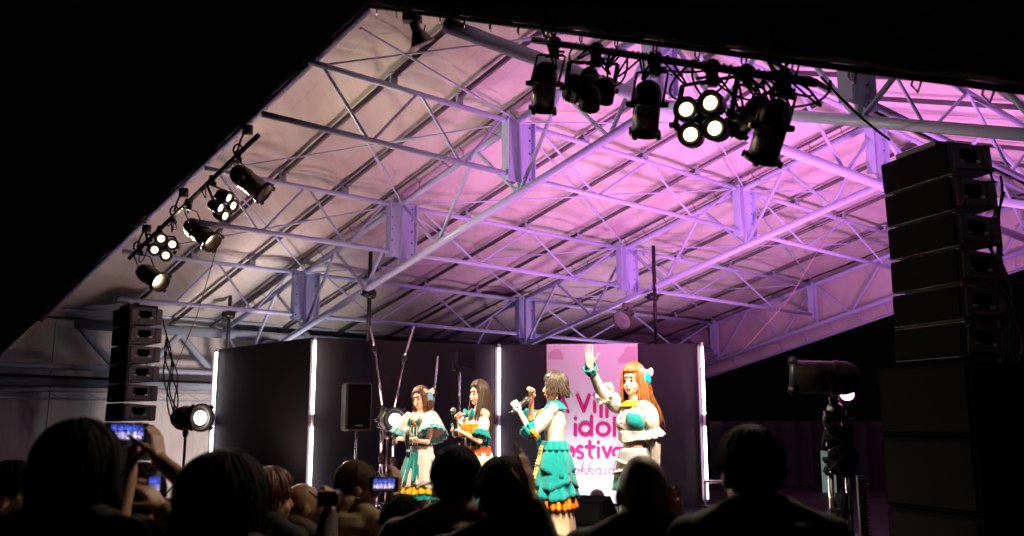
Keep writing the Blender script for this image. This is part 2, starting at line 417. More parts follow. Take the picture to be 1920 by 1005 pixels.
# rafters under the fabric with brackets on the purlins
RJ = [-1.75, -0.88, 1.14, 2.28, 3.42, 6.07, 7.57, 9.08]
for j in RJ:
    pr = PRIDGE if j > 0 else PRIDGE + (pc - PRIDGE) * (j / JRAKE)
    o = MB().tube(rp(j, pr + .1, .09), rp(j, 7.85, .09), .030, seg=10).build('rafter', M_GALV, canopy, True, True)
    br = MB(); m = np.eye(3); m[:, 0] = JV; m[:, 1] = PV
    for p in ND[1:4]:
        b_ = MB(); b_.box(rp(j, p, .03), (.085, .022, .15), m); b_.box(rp(j, p, .10), (.12, .09, .012), m)
        b_.build('rafter_bracket', M_BEAM, o, False, True)
    if j > 0: MB().tube(rp(j, PRIDGE - .1, .09), rp(j, -7.4, .09), .030, seg=10).build('rafter', M_GALV, canopy, True, True)
# rails over each frame that clamp the fabric, with their loose lacing
for j in FR[:2]:
    for sd in (-.16, .16):
        MB().tube(rp(j + sd, PRIDGE + .2, .12), rp(j + sd, 7.8, .12), .018, seg=8).build('keder_rail', M_GALV, canopy, True, True)
    lc = MB()
    for k in range(22):
        p = -1.6 + k * .42 + random.uniform(-.1, .1); q = rp(j - .16, p, .10)
        lc.path([q, q + JV * .05 + np.array([0, 0, -.05]), q + JV * .1 + PV * .04 + np.array([0, 0, -.02]), q + JV * .12 + PV * random.uniform(-.1, .1) + np.array([0, 0, -.10])], .006, 5)
    tag(lc.build('lacing_cord', M_RUST, canopy, True, True), kind='stuff')
# tie rods crossing each roof bay
for (j0, j1) in ((JRAKE, 0.0), (0.0, FR[1]), (FR[1], FR[2])):
    for i in range(3):
        a, b = ND[i], ND[i + 1]
        if j0 == JRAKE and i == 0: a0 = pc + .1
        else: a0 = a
        for q0, q1 in ((rp(j0, a0, -.02), rp(j1, b, .0)), (rp(j0, b, -.02), rp(j1, a, .0))):
            o = rod('tie_rod', q0, q1, .011, M_STEEL, canopy, 8)
            c = q0 + (q1 - q0) * .62; d = (q1 - q0) / np.linalg.norm(q1 - q0)
            rod('turnbuckle', c - d * .12, c + d * .12, .019, M_STEEL, canopy, 8)
# back gable: fabric infill with hem outriggers
gb = MB(); gb.grid(np.array([[g(FR[2] + .12 + .02 * math.sin(p * 5), p, zroof(p) + OFF - t * (DT + .42)) for p in np.linspace(-8, 8.2, 80)] for t in np.linspace(0, 1, 8)]))
gb.build('gable_fabric', M_MEMB, canopy, True, True)
lo = MB(); lo.tube(rp(FR[2] + .1, PRIDGE, -DT - .28), rp(FR[2] + .1, 8.2, -DT - .28), .02); lo.tube(rp(FR[2] + .1, PRIDGE, -DT - .28), rp(FR[2] + .1, -8, -DT - .28), .02)
lo_o = lo.build('hem_rail', M_STEEL, canopy, True, True)
for k in range(26):
    p = -7.6 + k * .6; rod('hem_strut', rp(FR[2], p, -DT - .03), rp(FR[2] + .1, p, -DT - .28), .012, M_STEEL, lo_o, 8)
# eave truss along the left side
PE = 7.6; ze = zroof(PE)
ev = MB(); ev.tube(g(-2.42, PE, ze - .05), g(11, PE, ze - .05), .085, seg=16)
ev_o = ev.build('eave_beam', M_BEAM, canopy, True, True)
ev2 = MB(); ev2.tube(g(-5.5, PE, 2.36), g(11, PE, 2.36), .085, seg=16); ev2_o = ev2.build('eave_beam', M_BEAM, canopy, True, True)
rod('eave_rail', g(-5.5, PE - .1, 2.58), g(11, PE - .1, 2.58), .045, M_BEAM, canopy, 12)
rod('eave_rail', g(-2.6, PE, ze + .16), g(11, PE, ze + .16), .028, M_BEAM, canopy, 10)
for k in range(9):
    rod('eave_strut', g(-2.35 + k * 1.6, PE, ze - .1), g(-1.6 + k * 1.6, PE, 2.42), .055, M_BEAM, ev_o, 10)
    rod('eave_strut', g(-1.45 + k * 1.6, PE, 2.42), g(-.75 + k * 1.6, PE, ze - .1), .055, M_BEAM, ev_o, 10)
    fl = MB(); c = g(-1.62 + k * 3.2, PE, ze - .05); fl.tube(c - JV * .05, c + JV * .05, .13, seg=16); c = g(-1.62 + k * 3.2, PE, 2.36); fl.tube(c - JV * .05, c + JV * .05, .125, seg=16)
    if k < 4: fl.build('beam_flange', M_BEAM, ev_o, True, True, 40)
for z, jj in ((2.10, 0), (2.22, 0)):
    rod('lattice_rail', g(-5.5, PE - .12, z), g(11, PE - .12, z), .016, M_BEAM, canopy, 8)
for k in range(60):
    a = -5.5 + k * .27; rod('lattice_strut', g(a, PE - .12, 2.10 if k % 2 else 2.22), g(a + .27, PE - .12, 2.22 if k % 2 else 2.10), .007, M_BEAM, ev2_o, 6)
# hangers under the roof on J3
cb = MB(); cb.path([g(-5.5, PE - .1, 2.30), g(-4.6, PE - .1, 2.33), g(-3.7, PE - .11, 2.44), g(-2.6, PE - .11, 2.43), g(-1.2, PE - .11, 2.42), g(0, PE - .11, 2.41), g(1.5, PE - .11, 2.4)], .02, 8)
cb.build('trunk_cable', M_CABLE, canopy, True, True)

# ------------------------------------------------------------------ side wall of fabric
wall = thing('fabric_side_wall', 'creased off white fabric wall closing the left side of the stage', 'wall', g(2, 8.0, 0))
def wall_pts(j0, j1, z0, z1, n, m, amp):
    P = np.zeros((n, m, 3))
    for a, j in enumerate(np.linspace(j0, j1, n)):
        for b, z in enumerate(np.linspace(z0, z1, m)):
            z = min(z, max(.05, zroof(7.98) + .17 - 1.20 * (-2.80 - j))) if j < -2.80 else z
            P[a, b] = g(j, 7.98 + amp * (.5 * noise1(j * 1.7 + z * .9, seed=3) + .35 * noise1(j * 3.1 - z * 2.3, seed=5)), z)
    return P
for k in range(4):
    a = -7.5 + k * 4.9; MB().grid(wall_pts(a, a + 4.89, 0.02, zroof(7.98) + .14, 70, 30, .03)).build('fabric_panel', M_MEMB, wall, True, True)
dark = thing('dark_fabric_screen', 'dark drape behind the left speaker column beside the black panel', 'drape', g(1.5, 7.2, 0))
Pd = np.zeros((60, 20, 3))
for a, j in enumerate(np.linspace(.2, 9.8, 60)):
    for b, z in enumerate(np.linspace(.02, zroof(7.3) - .35, 20)): Pd[a, b] = g(j, 7.25 + .03 * noise1(j * 5, seed=4), z)
M_DARKD = mat('mauve_grey_drape', (0.06, 0.05, 0.056), 0.8, var=.1, scale=3, bump=.2, bscale=6)
MB().grid(Pd).build('drape_cloth', M_DARKD, dark, True, True)

# ------------------------------------------------------------------ backdrop, light tubes, banner
BZ = STAGE_Z + 2.28
BA, BB, BC, BD = onz(410, 655, BZ), onz(585, 633, BZ), onz(937, 647, BZ), onz(1317, 644, BZ)
def panel(a, b, label, n_seam):
    o = thing('backdrop_panel', label, 'backdrop', ((a + b) / 2 * np.array([1, 1, 0]) + np.array([0, 0, STAGE_Z])), 'folded backdrop panels')
    d = (b - a); L = np.linalg.norm(d[:2]); t = d / L; n = np.array([t[1], -t[0], 0]); n = n if n[1] < 0 else -n
    na, nb = 60, 30; P = np.zeros((na, nb, 3))
    for i in range(na):
        for k in range(nb):
            u, v = i / (na - 1), k / (nb - 1)
            P[i, k] = a + d * u + n * (.006 * noise1(u * L * 2.3 + v * 1.5, seed=2) + .003 * noise1(u * L * 9, seed=6)) * (1 if n_seam > 2 else .12); P[i, k, 2] = STAGE_Z + .02 + (BZ - STAGE_Z - .02) * v
    MB().grid(P).build('cloth_face', M_BACK if n_seam > 2 else mat('shaded_backdrop_black', (.010, .010, .011), .8, var=.15, spec=.12), o, True, True)  # far left panel: shade from its angle put into a darker colour
    m = np.eye(3); m[:, 0] = t; m[:, 1] = n; fr = MB()
    for z in (STAGE_Z + .05, BZ - .02): fr.box((a + b) / 2 * np.array([1, 1, 0]) - n * .045 + np.array([0, 0, z]), (L, .05, .05), m)
    for u in np.linspace(0, 1, n_seam + 1): fr.box((a + d * min(max(u, .01), .99)) * np.array([1, 1, 0]) - n * .046 + np.array([0, 0, (STAGE_Z + BZ) / 2]), (.05, .05, BZ - STAGE_Z - .1), m)
    fr.build('timber_frame', M_BLACKM, o, False, True)
    return n
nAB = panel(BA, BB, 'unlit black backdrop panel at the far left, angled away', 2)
nBC = panel(BB, BC, 'charcoal backdrop panel behind the black speaker and chrome stands', 3)
nCD = panel(BC, BD, 'charcoal backdrop panel that carries the festival banner', 3)
M_TUBE = emit('white_led_tube', (1.0, 0.93, 0.98), 9.0)
M_TUBEV = emit('violet_led_tube', (0.93, 0.72, 1.0), 9.0)
M_TEND = mat('frosted_tube_end', (0.75, 0.68, 0.70), .4)
for px, ty, off, lab, mt in ((406, 657, .07, 'leftmost upright light tube at the edge of the backdrop', M_TUBE), (591, 634, .07, 'brightest upright light tube between black panel and stage speaker', M_TUBE),
                     (936, 650, .08, 'upright light tube behind the long haired singer', M_TUBEV), (1316, 646, .07, 'upright light tube at the right end of the backdrop', M_TUBEV)):
    q0 = {406: BA, 591: BB, 936: BC, 1316: BD}[px]; p = at(px, ty, q0[1] - off)
    z1 = BZ - .02; z0 = STAGE_Z + .08; zm = (z0 + z1) / 2
    o = thing('light_tube', lab, 'light tube', (p[0], p[1], STAGE_Z), 'upright light tubes on the backdrop')
    q = lambda z: np.array([p[0], p[1], z])
    MB().tube(q(zm + .10), q(z1 - .03), .019, seg=12).build('lit_tube', mt, o, True, True)
    MB().tube(q(z0 + .03), q(zm - .07), .019, seg=12).build('lit_tube', mt, o, True, True)
    for za, zb, rr in ((z1 - .03, z1 + .03, .019), (zm - .07, zm + .10, .017), (z0 - .02, z0 + .03, .019)): MB().tube(q(za), q(zb), rr, seg=12).build('tube_end', M_TEND, o, True, True)
    MB().lathe([(.001, .02), (.11, .02), (.13, 0), (.13, -.0)], 18, None, q(STAGE_Z + .003)).build('base_plate', M_BLACK, o, True, True)
    MB().tube(q(STAGE_Z + .02), q(z0), .014).build('stem', M_BLACK, o, True, True)
    b = MB(); b.box(q((z0 + z1) / 2) + np.array([-.045, .05, 0]), (.03, .03, z1 - z0)); b.build('backing_post', M_PAFRAME, o, False, True)

M_BAN = mat('white_banner_cloth', (0.74, 0.71, 0.71), .65, var=.03, scale=2, bump=.05, bscale=4)
M_CLOUD = mat('pink_cloud_print', (0.62, 0.44, 0.48), .65, var=.03)
M_MAG = mat('magenta_print', (0.62, 0.004, 0.19), .5, var=.04)
nb_ = nCD
def onseg(px, py, off=.03):
    r = ray(px, py); return OC + r * (((BC + nb_ * off - OC) @ nb_) / (r @ nb_))
ban = thing('festival_banner', 'tall pale banner with magenta lettering A Village idol Festival Hokkaido', 'banner', onseg(1110, 940) * np.array([1, 1, 0]) + np.array([0, 0, STAGE_Z]))
tl, tr_ = onseg(1025, 648), onseg(1195, 648); zt = BZ + .005
P = np.zeros((30, 24, 3))
for i in range(30):
    for k in range(24):
        q = tl + (tr_ - tl) * i / 29; q = q + nb_ * .004 * noise1(i * .3 + k * .2, seed=2); q[2] = STAGE_Z + .03 + (zt - STAGE_Z - .03) * k / 23; P[i, k] = q
MB().grid(P).build('banner_cloth', M_BAN, ban, True, True)
def disc_pts(c, r, n=16): return [(c[0] + r * math.cos(2 * math.pi * k / n), c[1] + r * math.sin(2 * math.pi * k / n)) for k in range(n)]
def flat(mb, poly, off):                                              # convex polygon of banner points, printed proud of the cloth
    vs = [onseg(x, y, off) for x, y in poly]; return mb.add(vs, [tuple(range(len(vs)))])
def stroke(pts, w, off):
    mb = MB()
    P2 = np.array(pts, float)
    for a, b in zip(P2[:-1], P2[1:]):
        d = b - a; d = d / (np.linalg.norm(d) + 1e-9); n = np.array([-d[1], d[0]]) * w / 2
        flat(mb, [a + n, b + n, b - n, a - n], off)
    for i, a in enumerate(P2): flat(mb, disc_pts(a, w / 2, 14), off + .0004 + .00005 * (i % 3))
    return mb
def arc(cx, cy, r, a0, a1, n=14, ry=None):
    ry = r if ry is None else ry
    return [(cx + r * math.cos(R(a0 + (a1 - a0) * k / (n - 1))), cy - ry * math.sin(R(a0 + (a1 - a0) * k / (n - 1)))) for k in range(n)]
def letter(strokes, w):
    mb = MB()
    for q, s in enumerate(strokes):
        t = stroke(s, w, .0385 + .0006 * q)
        for vv in t.v: pass
        k = mb.n; mb.v += t.v; mb.f += [tuple(i + k for i in f) for f in t.f]; mb.n += t.n
    return mb.build('letter', M_MAG, ban, False, True)
W7 = 6.6
letter([[(1041, 772), (1052, 739), (1065, 772)], [(1046, 761), (1060, 761)]], W7)                 # A
letter([[(1083, 741), (1094.5, 771), (1105, 741)]], W7)                                            # V
letter([[(1115, 753), (1115, 772)], [(1115, 741), (1115, 741.4)]], W7)                             # i
letter([[(1127, 741), (1127, 781)]], W7); letter([[(1138, 741), (1138, 781)]], W7)                 # l l
letter([arc(1155, 763, 8.5, 0, 360, 22), [(1163.5, 755), (1163.5, 772)]], W7 - .6)                 # a
letter([arc(1175.5, 762, 7, 0, 360, 20), [(1183, 755), (1183, 776)], arc(1176, 776, 7, 0, -160, 10)], W7 - 1.4)   # g
letter([arc(1190.5, 763, 3.4, 20, 330, 14, 7.5)], W7 - 2.6)                                        # e, cut by the banner edge
letter([[(1079, 797), (1079, 816)], [(1079, 785), (1079, 785.4)]], W7)
letter([arc(1098, 805, 11, 0, 360, 24), [(1109, 781), (1109, 816)]], W7)
letter([arc(1131, 805, 11.5, 0, 360, 24)], W7); letter([[(1152, 784), (1152, 817)]], W7)
letter([[(1042, 829), (1042, 858)], [(1042, 829), (1054, 829)], [(1042, 842), (1052, 842)]], W7)   # F
letter([arc(1067, 848, 10, -35, -300, 18), [(1058, 847), (1076, 846)], arc(1067, 848, 10, 60, 0, 6)], W7 - .4)     # e
letter([arc(1088, 843, 5.5, 50, 240, 10), arc(1087.5, 854, 5.5, 60, -130, 10), [(1085, 847), (1090, 850)]], W7 - .6)   # s
letter([[(1106, 829), (1106, 855), (1110, 859)], [(1099, 839), (1114, 839)]], W7 - .4)              # t
letter([[(1122, 841), (1122, 858)], [(1122, 830), (1122, 830.4)]], W7 - .4)                         # i
letter([[(1131, 839), (1138, 858), (1145.5, 839)]], W7 - .4)                                        # v
letter([arc(1158, 849, 8.5, 0, 360, 22), [(1166.5, 841), (1166.5, 858)]], W7 - .6)                  # a
letter([[(1178, 829), (1178, 858)]], W7)                                                            # l
W2 = 2.3
letter([[(1057, 871), (1055, 880), (1052, 889)], arc(1050, 888, 2.5, -20, -150, 6), [(1068, 869), (1066, 880), (1063, 888), (1066, 890)], [(1053, 880), (1066, 879)], arc(1056, 873, 4, 60, 190, 8)], W2)   # H
def script(x, ch):
    o = (x, 0)
    T = {'o': [arc(x, 884, 4.6, 0, 360, 18, 5.6), [(x + 4, 881), (x + 8, 882)]],
         'k': [[(x + 2, 866), (x - 1, 878), (x - 3, 890)], arc(x + 3, 882, 3.6, 200, -20, 9), [(x, 884), (x + 4, 885), (x + 6, 890), (x + 9, 888)]],
         'a': [arc(x, 884, 4.4, 20, 340, 18, 5.6), [(x + 5, 878), (x + 4, 887), (x + 6, 890), (x + 9, 888)]],
         'i': [[(x, 878), (x - 1, 888), (x + 1, 890), (x + 4, 888)], [(x + 1.5, 872), (x + 1.6, 872.3)]],
         'd': [arc(x, 884, 4.4, 20, 340, 18, 5.6), [(x + 8, 866), (x + 5, 880), (x + 4, 887), (x + 6, 890), (x + 9, 888)]]}[ch]
    letter(T, W2)
for x, ch in ((1080, 'o'), (1092, 'k'), (1105, 'k'), (1121, 'a'), (1135, 'i'), (1146, 'd'), (1161, 'o')): script(x, ch)
def cloud(cs, base):
    mb = MB()
    for i, (x, y, r) in enumerate(cs):
        pts = [(px_, min(py_, base)) for px_, py_ in disc_pts((x, y), r, 26)]
        flat(mb, [(min(max(a, 1026), 1194), max(b, 650)) for a, b in pts], .0355 + .0004 * i)
    mb.build('cloud_print', M_CLOUD, ban, False, True)
cloud([(1036, 668, 9), (1044, 663, 9), (1050, 668, 7), (1042, 671, 14)], 674)
cloud([(1188, 662, 18), (1176, 672, 12), (1168, 677, 9), (1186, 674, 16)], 681)

# ------------------------------------------------------------------ lamps
M_WARM = emit('warm_lit_lens', (1.0, 0.68, 0.36), 2.6)
M_COOL = emit('white_lit_lens', (1.0, 0.95, 0.98), 5.0)
M_GLASS = mat('lamp_glass', (0.25, 0.25, 0.26), .12, var=.1, spec=.8)
def par_mesh():
    d = {}
    d['rear_cap'] = MB().lathe([(.001, .175), (.045, .168), (.08, .14), (.098, .09), (.101, .04), (.104, .035), (.104, .02), (.098, .015)], 28).mesh('rear_cap', M_BLACK)
    d['barrel'] = MB().lathe([(.0975, .018), (.097, -.05), (.0985, -.055), (.0985, -.065), (.097, -.07), (.097, -.205), (.09, -.205), (.088, -.10), (.05, .01), (.002, .02)], 28).mesh('barrel', M_PARIN)
    fr = MB().lathe([(.096, -.19), (.113, -.195), (.116, -.205), (.116, -.222), (.10, -.224), (.094, -.21)], 28)
    for k in range(4):
        a = R(45 + 90 * k); mm = np.array([[math.cos(a), -math.sin(a), 0], [math.sin(a), math.cos(a), 0], [0, 0, 1]])
        fr.box(mm @ np.array([.122, 0, -.215]), (.022, .035, .035), mm)
    d['gel_frame'] = fr.mesh('gel_frame', M_BLACK)
    d['lens'] = MB().lathe([(.001, -.115), (.05, -.118), (.088, -.105)], 24).mesh('lens', M_GLASS)
    d['lens_lit'] = MB().lathe([(.001, -.125), (.05, -.128), (.080, -.12)], 24).mesh('lens', M_WARM)
    d['lens_cool'] = MB().lathe([(.001, -.20), (.03, -.202), (.058, -.197)], 24).mesh('lens', M_COOL)
    d['barrel_dark'] = d['barrel'].copy(); d['barrel_dark'].materials[0] = mat('bronzed_black_can', (.035, .028, .024), .35, metal=.7, var=.2)
    return d
PARM = par_mesh()
def hang_parts(o, m, hang, half, up_len=.16, plate=False):
    """yoke from both sides of the lamp to its clamp on the pipe; hang is the clamp point (world)"""
    X = np.array(m.col[0][:3]); c = np.array(m.translation); h = np.asarray(hang, float); d = h - c; L = np.linalg.norm(d); d = d / L
    top = c + d * max(L - .09, .05); y = MB()
    a0, a1 = c + X * half, c - X * half; b0, b1 = top + X * half, top - X * half
    if plate:
        for a, b in ((a0, b0), (a1, b1)): y.path([a, a + (b - a) * .5, b], .016, 4)
        y.path([b0, b1], .012, 4)
    else: y.path([a0, a0 + (b0 - a0) * .98, b0 - X * .012 * 1, b1 + X * .012, a1 + (b1 - a1) * .98, a1], .0085, 6)
    y.build('yoke', M_BLACK, o, True, True)
    for a, s in ((a0, 1), (a1, -1)): MB().tube(a - X * s * .015, a + X * s * .035, .022, .018, 10).build('yoke_knob', M_BLACK, o, True, True)
    cl = MB(); cl.tube(top - d * .01, h - d * .03, .012, seg=8); cl.tube(h - JV * .02, h + JV * .02, .05, seg=12); cl.box(h - d * .06, (.05, .04, .05)); cl.tube(h - d * .06 + X * .02, h - d * .06 + X * .085, .009); cl.tube(h - d * .09 - X * .05, h - d * .09 + X * .05, .008)
    cl.build('hook_clamp', M_BLACK, o, True, True)
def par(label, pos, target, hang, lens='lens', watts=0, angle=40, col=(1, .82, .58), group='par lamps on the lighting bars', s=1.0, name='par_lamp', dark=False):
    m = look(pos, target) @ Matrix.Scale(s, 4); o = thing(name, label, 'lamp', m, group)
    for k in ('rear_cap', 'barrel_dark' if dark else 'barrel', 'gel_frame', lens): link_mesh('lens' if k.startswith('lens') else k.split('_dark')[0], PARM[k], o)
    if hang is not None: hang_parts(o, m.normalized() if s == 1 else look(pos, target), hang, .112 * s)
    if watts: spot('lamp_light', o, Matrix.Translation((0, 0, -.235)), watts, angle, col, .6, .05)
    return o
def blinder(label, pos, target, hang, lit=True, watts=0, roll=0.0, col=(1, .80, .52)):
    m = look(pos, target, roll) @ Matrix.Scale(.86, 4); o = thing('four_lamp_blinder', label, 'lamp', m, 'four lamp blinders on the lighting bars')
    hd = MB().lathe([(.001, .11), (.045, .105), (.070, .07), (.082, .02), (.084, -.06), (.086, -.065), (.086, -.085), (.074, -.087), (.060, -.070), (.048, -.066)], 24)
    hm = hd.mesh('lamp_head', M_BLACK); lm = MB().lathe([(.001, -.070), (.03, -.069), (.0475, -.065)], 20).mesh('lens', M_WARM if lit else M_GLASS)
    for sx in (-1, 1):
        for sy in (-1, 1):
            h_ = link_mesh('lamp_head', hm, o, Matrix.Translation((sx * .088, sy * .088, 0)) @ Matrix.Rotation(sx * R(4), 4, 'Y'))
            link_mesh('lens', lm, h_)
    c = MB(); c.bbox((0, 0, .02), (.16, .16, .10), None, .02); c.bbox((0, 0, .08), (.10, .12, .06), None, .01); c.build('housing', M_BLACK, o, True)
    hang_parts(o, look(pos, target), hang, .165, plate=True)
    for sx in (-1, 1): sp = MB(); sp.box((sx * .185, 0, 0), (.012, .06, .10)); sp.tube((sx * .16, 0, 0), (sx * .19, 0, 0), .02); sp.build('side_plate', M_BLACK, o, False)
    if watts: spot('lamp_light', o, Matrix.Translation((0, 0, -.10)), watts, 150, col, .8, .09)
    return o
def clutter(parent, a, b, n, name='cable_loop', drop=.22, r=.007):
    a, b = np.asarray(a), np.asarray(b)
    for k in range(n):
        t = random.uniform(.04, .96); q = a + (b - a) * t; w = random.uniform(.05, .22); dd = (b - a) / np.linalg.norm(b - a)
        e_ = 1.0 if k % 3 else 1.6; ox, oy, dz = random.uniform(-.05, .05), random.uniform(-.05, .05), random.uniform(.4, 1.15) * drop
        pts = [q + dd * w * math.sin(s * math.pi * e_) * (1 if k % 2 else -1) + dd * w * .6 * s + np.array([ox * math.sin(s * 3.1), oy * math.sin(s * 3.1), .03 - dz * math.sin(s * math.pi)]) for s in np.linspace(0, 1, 18)]
        MB().path(pts, r, 6).build(name, M_CABLE, parent, True, True)
AIM = at(960, 800, 8.0); AIM[2] = STAGE_Z + 1.15
def aimpt(px, Y, z): q = at(px, 800, Y); q[2] = z; return q
# left bar under the rake
lb0, lb1 = onroof(243, 484, -.32), onroof(484, 254, -.32)
lbar = thing('lighting_bar', 'black lighting pipe hung under the left edge of the canopy', 'lighting bar', (lb0 + lb1) / 2, 'lighting bars')
MB().tube(lb0, lb1, .026, seg=12).build('pipe', M_BLACK, lbar, True, True)
def lbp(px): 
    t = (px - 243) / (484 - 243.0); t = t * (1 / (1 + (1 - t) * (np.linalg.norm(lb0) / np.linalg.norm(lb1) - 1) * .5)); return lb0 + (lb1 - lb0) * t
for px in (262, 345, 455):
    q = lbp(px); top = q + np.array([0, 0, .36]) + JV * .1; hk = MB()
    hk.path([top, q + np.array([0, 0, .18]) + JV * .03, q + np.array([0, 0, .05])], .012, 6); hk.path([q + np.array([math.cos(a) * .045, .0, .06 + math.sin(a) * .06]) for a in np.linspace(0, 6.28, 14)], .011, 6); hk.box(top - np.array([0, 0, .06]), (.10, .05, .10))
    hk.build('hanger', M_BLACK, lbar, True, True)
clutter(lbar, lb0, lb1, 16, drop=.2)
def down(q, d, px, py):                                              # point under/near q at the depth of q seen at a pixel
    return at(px, py, q[1] + d)
for px, lpx, lpy, lab, tx in ((455, 463, 338, 'par lamp at the upper end of the left lighting bar', 1120), (372, 372, 434, 'par lamp in the middle of the left lighting bar', 900), (268, 280, 516, 'lowest par lamp on the left lighting bar', 790)):
    q = lbp(px); pos = down(q, -.05, lpx, lpy); par(lab, pos, aimpt(tx, 9.0, 1.5), q, 'lens_lit', 330, 42, (1, .82, .60), s=1.12)
q = lbp(415); pos = down(q, -.05, 418, 385); blinder('four lamp blinder turned sideways on the left lighting bar', pos, pos + np.array([1.0, -.28, -.42]), q, True, 170, R(25))
q = lbp(315); pos = down(q, -.08, 305, 462); blinder('four lamp blinder glowing low on the left lighting bar', pos, pos + np.array([.50, -.78, -.30]), q, True, 170, R(22))
# right bar behind the front edge
rb0, rb1 = onj(1000, 75, -2.5), onj(1530, 156, -2.5)
rbar = thing('lighting_bar', 'black lighting pipe hung under the right front edge of the canopy', 'lighting bar', (rb0 + rb1) / 2, 'lighting bars')
MB().tube(rb0, rb1, .024, seg=12).build('pipe', M_BLACK, rbar, True, True)
def rbp(px): return onj(px, 75 + (px - 1000) * 81 / 530., -2.5)
for px in (1040, 1118, 1228, 1335, 1470):
    q = rbp(px); hk = MB(); tp = q + np.array([0, 0, .17]) - JV * .12
    if px in (1040, 1470): hk.path([q + JV * -.05 + np.array([math.cos(a) * .05, 0, .10 + math.sin(a) * .08]) for a in np.linspace(0, 6.28, 14)], .012, 6); hk.tube(q, tp + np.array([0, 0, .1]), .01)
    hk.tube(q - np.array([.03, 0, 0]), q + np.array([.03, 0, 0]), .045, seg=12); hk.box(q - np.array([0, 0, .07]), (.06, .06, .09)); hk.tube(q - np.array([.07, 0, .10]), q + np.array([.06, .02, -.08]), .011)
    hk.build('hanger', M_BLACK, rbar, True, True)
clutter(rbar, rb0, rb1, 26, drop=.24)
for px, lpx, lpy, lab, tx, tY in ((1040, 1021, 157, 'par lamp at the left end of the right lighting bar', 960, 8.2), (1228, 1213, 196, 'par lamp in the middle of the right lighting bar', 1150, 7.5), (1470, 1447, 238, 'par lamp at the right end of the right lighting bar', 1215, 6.5)):
    q = rbp(px); pos = at(lpx, lpy, q[1] + .03); par(lab, pos, aimpt(tx, tY, 1.0), q, 'lens_lit', {1040: 520, 1228: 370, 1470: 200}[px], 62, (1, .83, .62), s=.88)
q = rbp(1118); pos = at(1105, 168, q[1] + .06); blinder('unlit four lamp blinder on the right lighting bar, seen from behind', pos, pos + np.array([-.1, .75, -.55]), q, False, 0, R(40))
q = rbp(1335); pos = at(1318, 226, q[1] - .03); blinder('four lamp blinder glowing on the right lighting bar', pos, pos + np.array([-.52, -1.0, -.12]), q, True, 130, R(-6))
q = rbp(1400); pos = at(1412, 212, q[1] + .18); par('small dark spotlight partly behind the rightmost par lamp', pos, pos + np.array([-.5, .8, -.4]), q, 'lens', s=.7)
# floodlights
def flood(label, pos, aim, top, s=1.0):
    m = look(pos, aim) @ Matrix.Scale(s, 4); o = thing('floodlight', label, 'floodlight', m, 'work floodlights')
    MB().lathe([(.02, .16), (.045, .15), (.05, .06), (.075, .02), (.115, -.06), (.13, -.075), (.13, -.085), (.11, -.07), (.06, .01), (.001, .03)], 24).build('reflector', M_PARIN, o)
    MB().lathe([(.001, -.085), (.07, -.10), (.125, -.078)], 24).build('lens', M_GLASS, o)
    b = MB(); b.path([pos, pos + (np.asarray(top) - pos) * .5 + np.array([.03, 0, 0]), top], .012, 6); b.box(top, (.16, .1, .06)); b.build('bracket', M_PAFRAME, o, True, True)
    wr = MB(); wr.path(sag(top, pos + np.array([.05, 0, .1]), .2, 12), .006, 5); wr.build('flex', M_CABLE, o, True, True)
    return o
pos = at(786, 68, 7.2); flood('caged floodlight hanging at the top front corner of the canopy', pos, pos + np.array([.35, .3, -.8]), at(773, 34, 7.2), .85)
pos = at(1172, 596, 13.6); flood('small floodlight hanging from the second roof truss above the banner', pos, pos + np.array([-.6, -.6, -.5]), at(1177, 572, 13.6), 1.2)

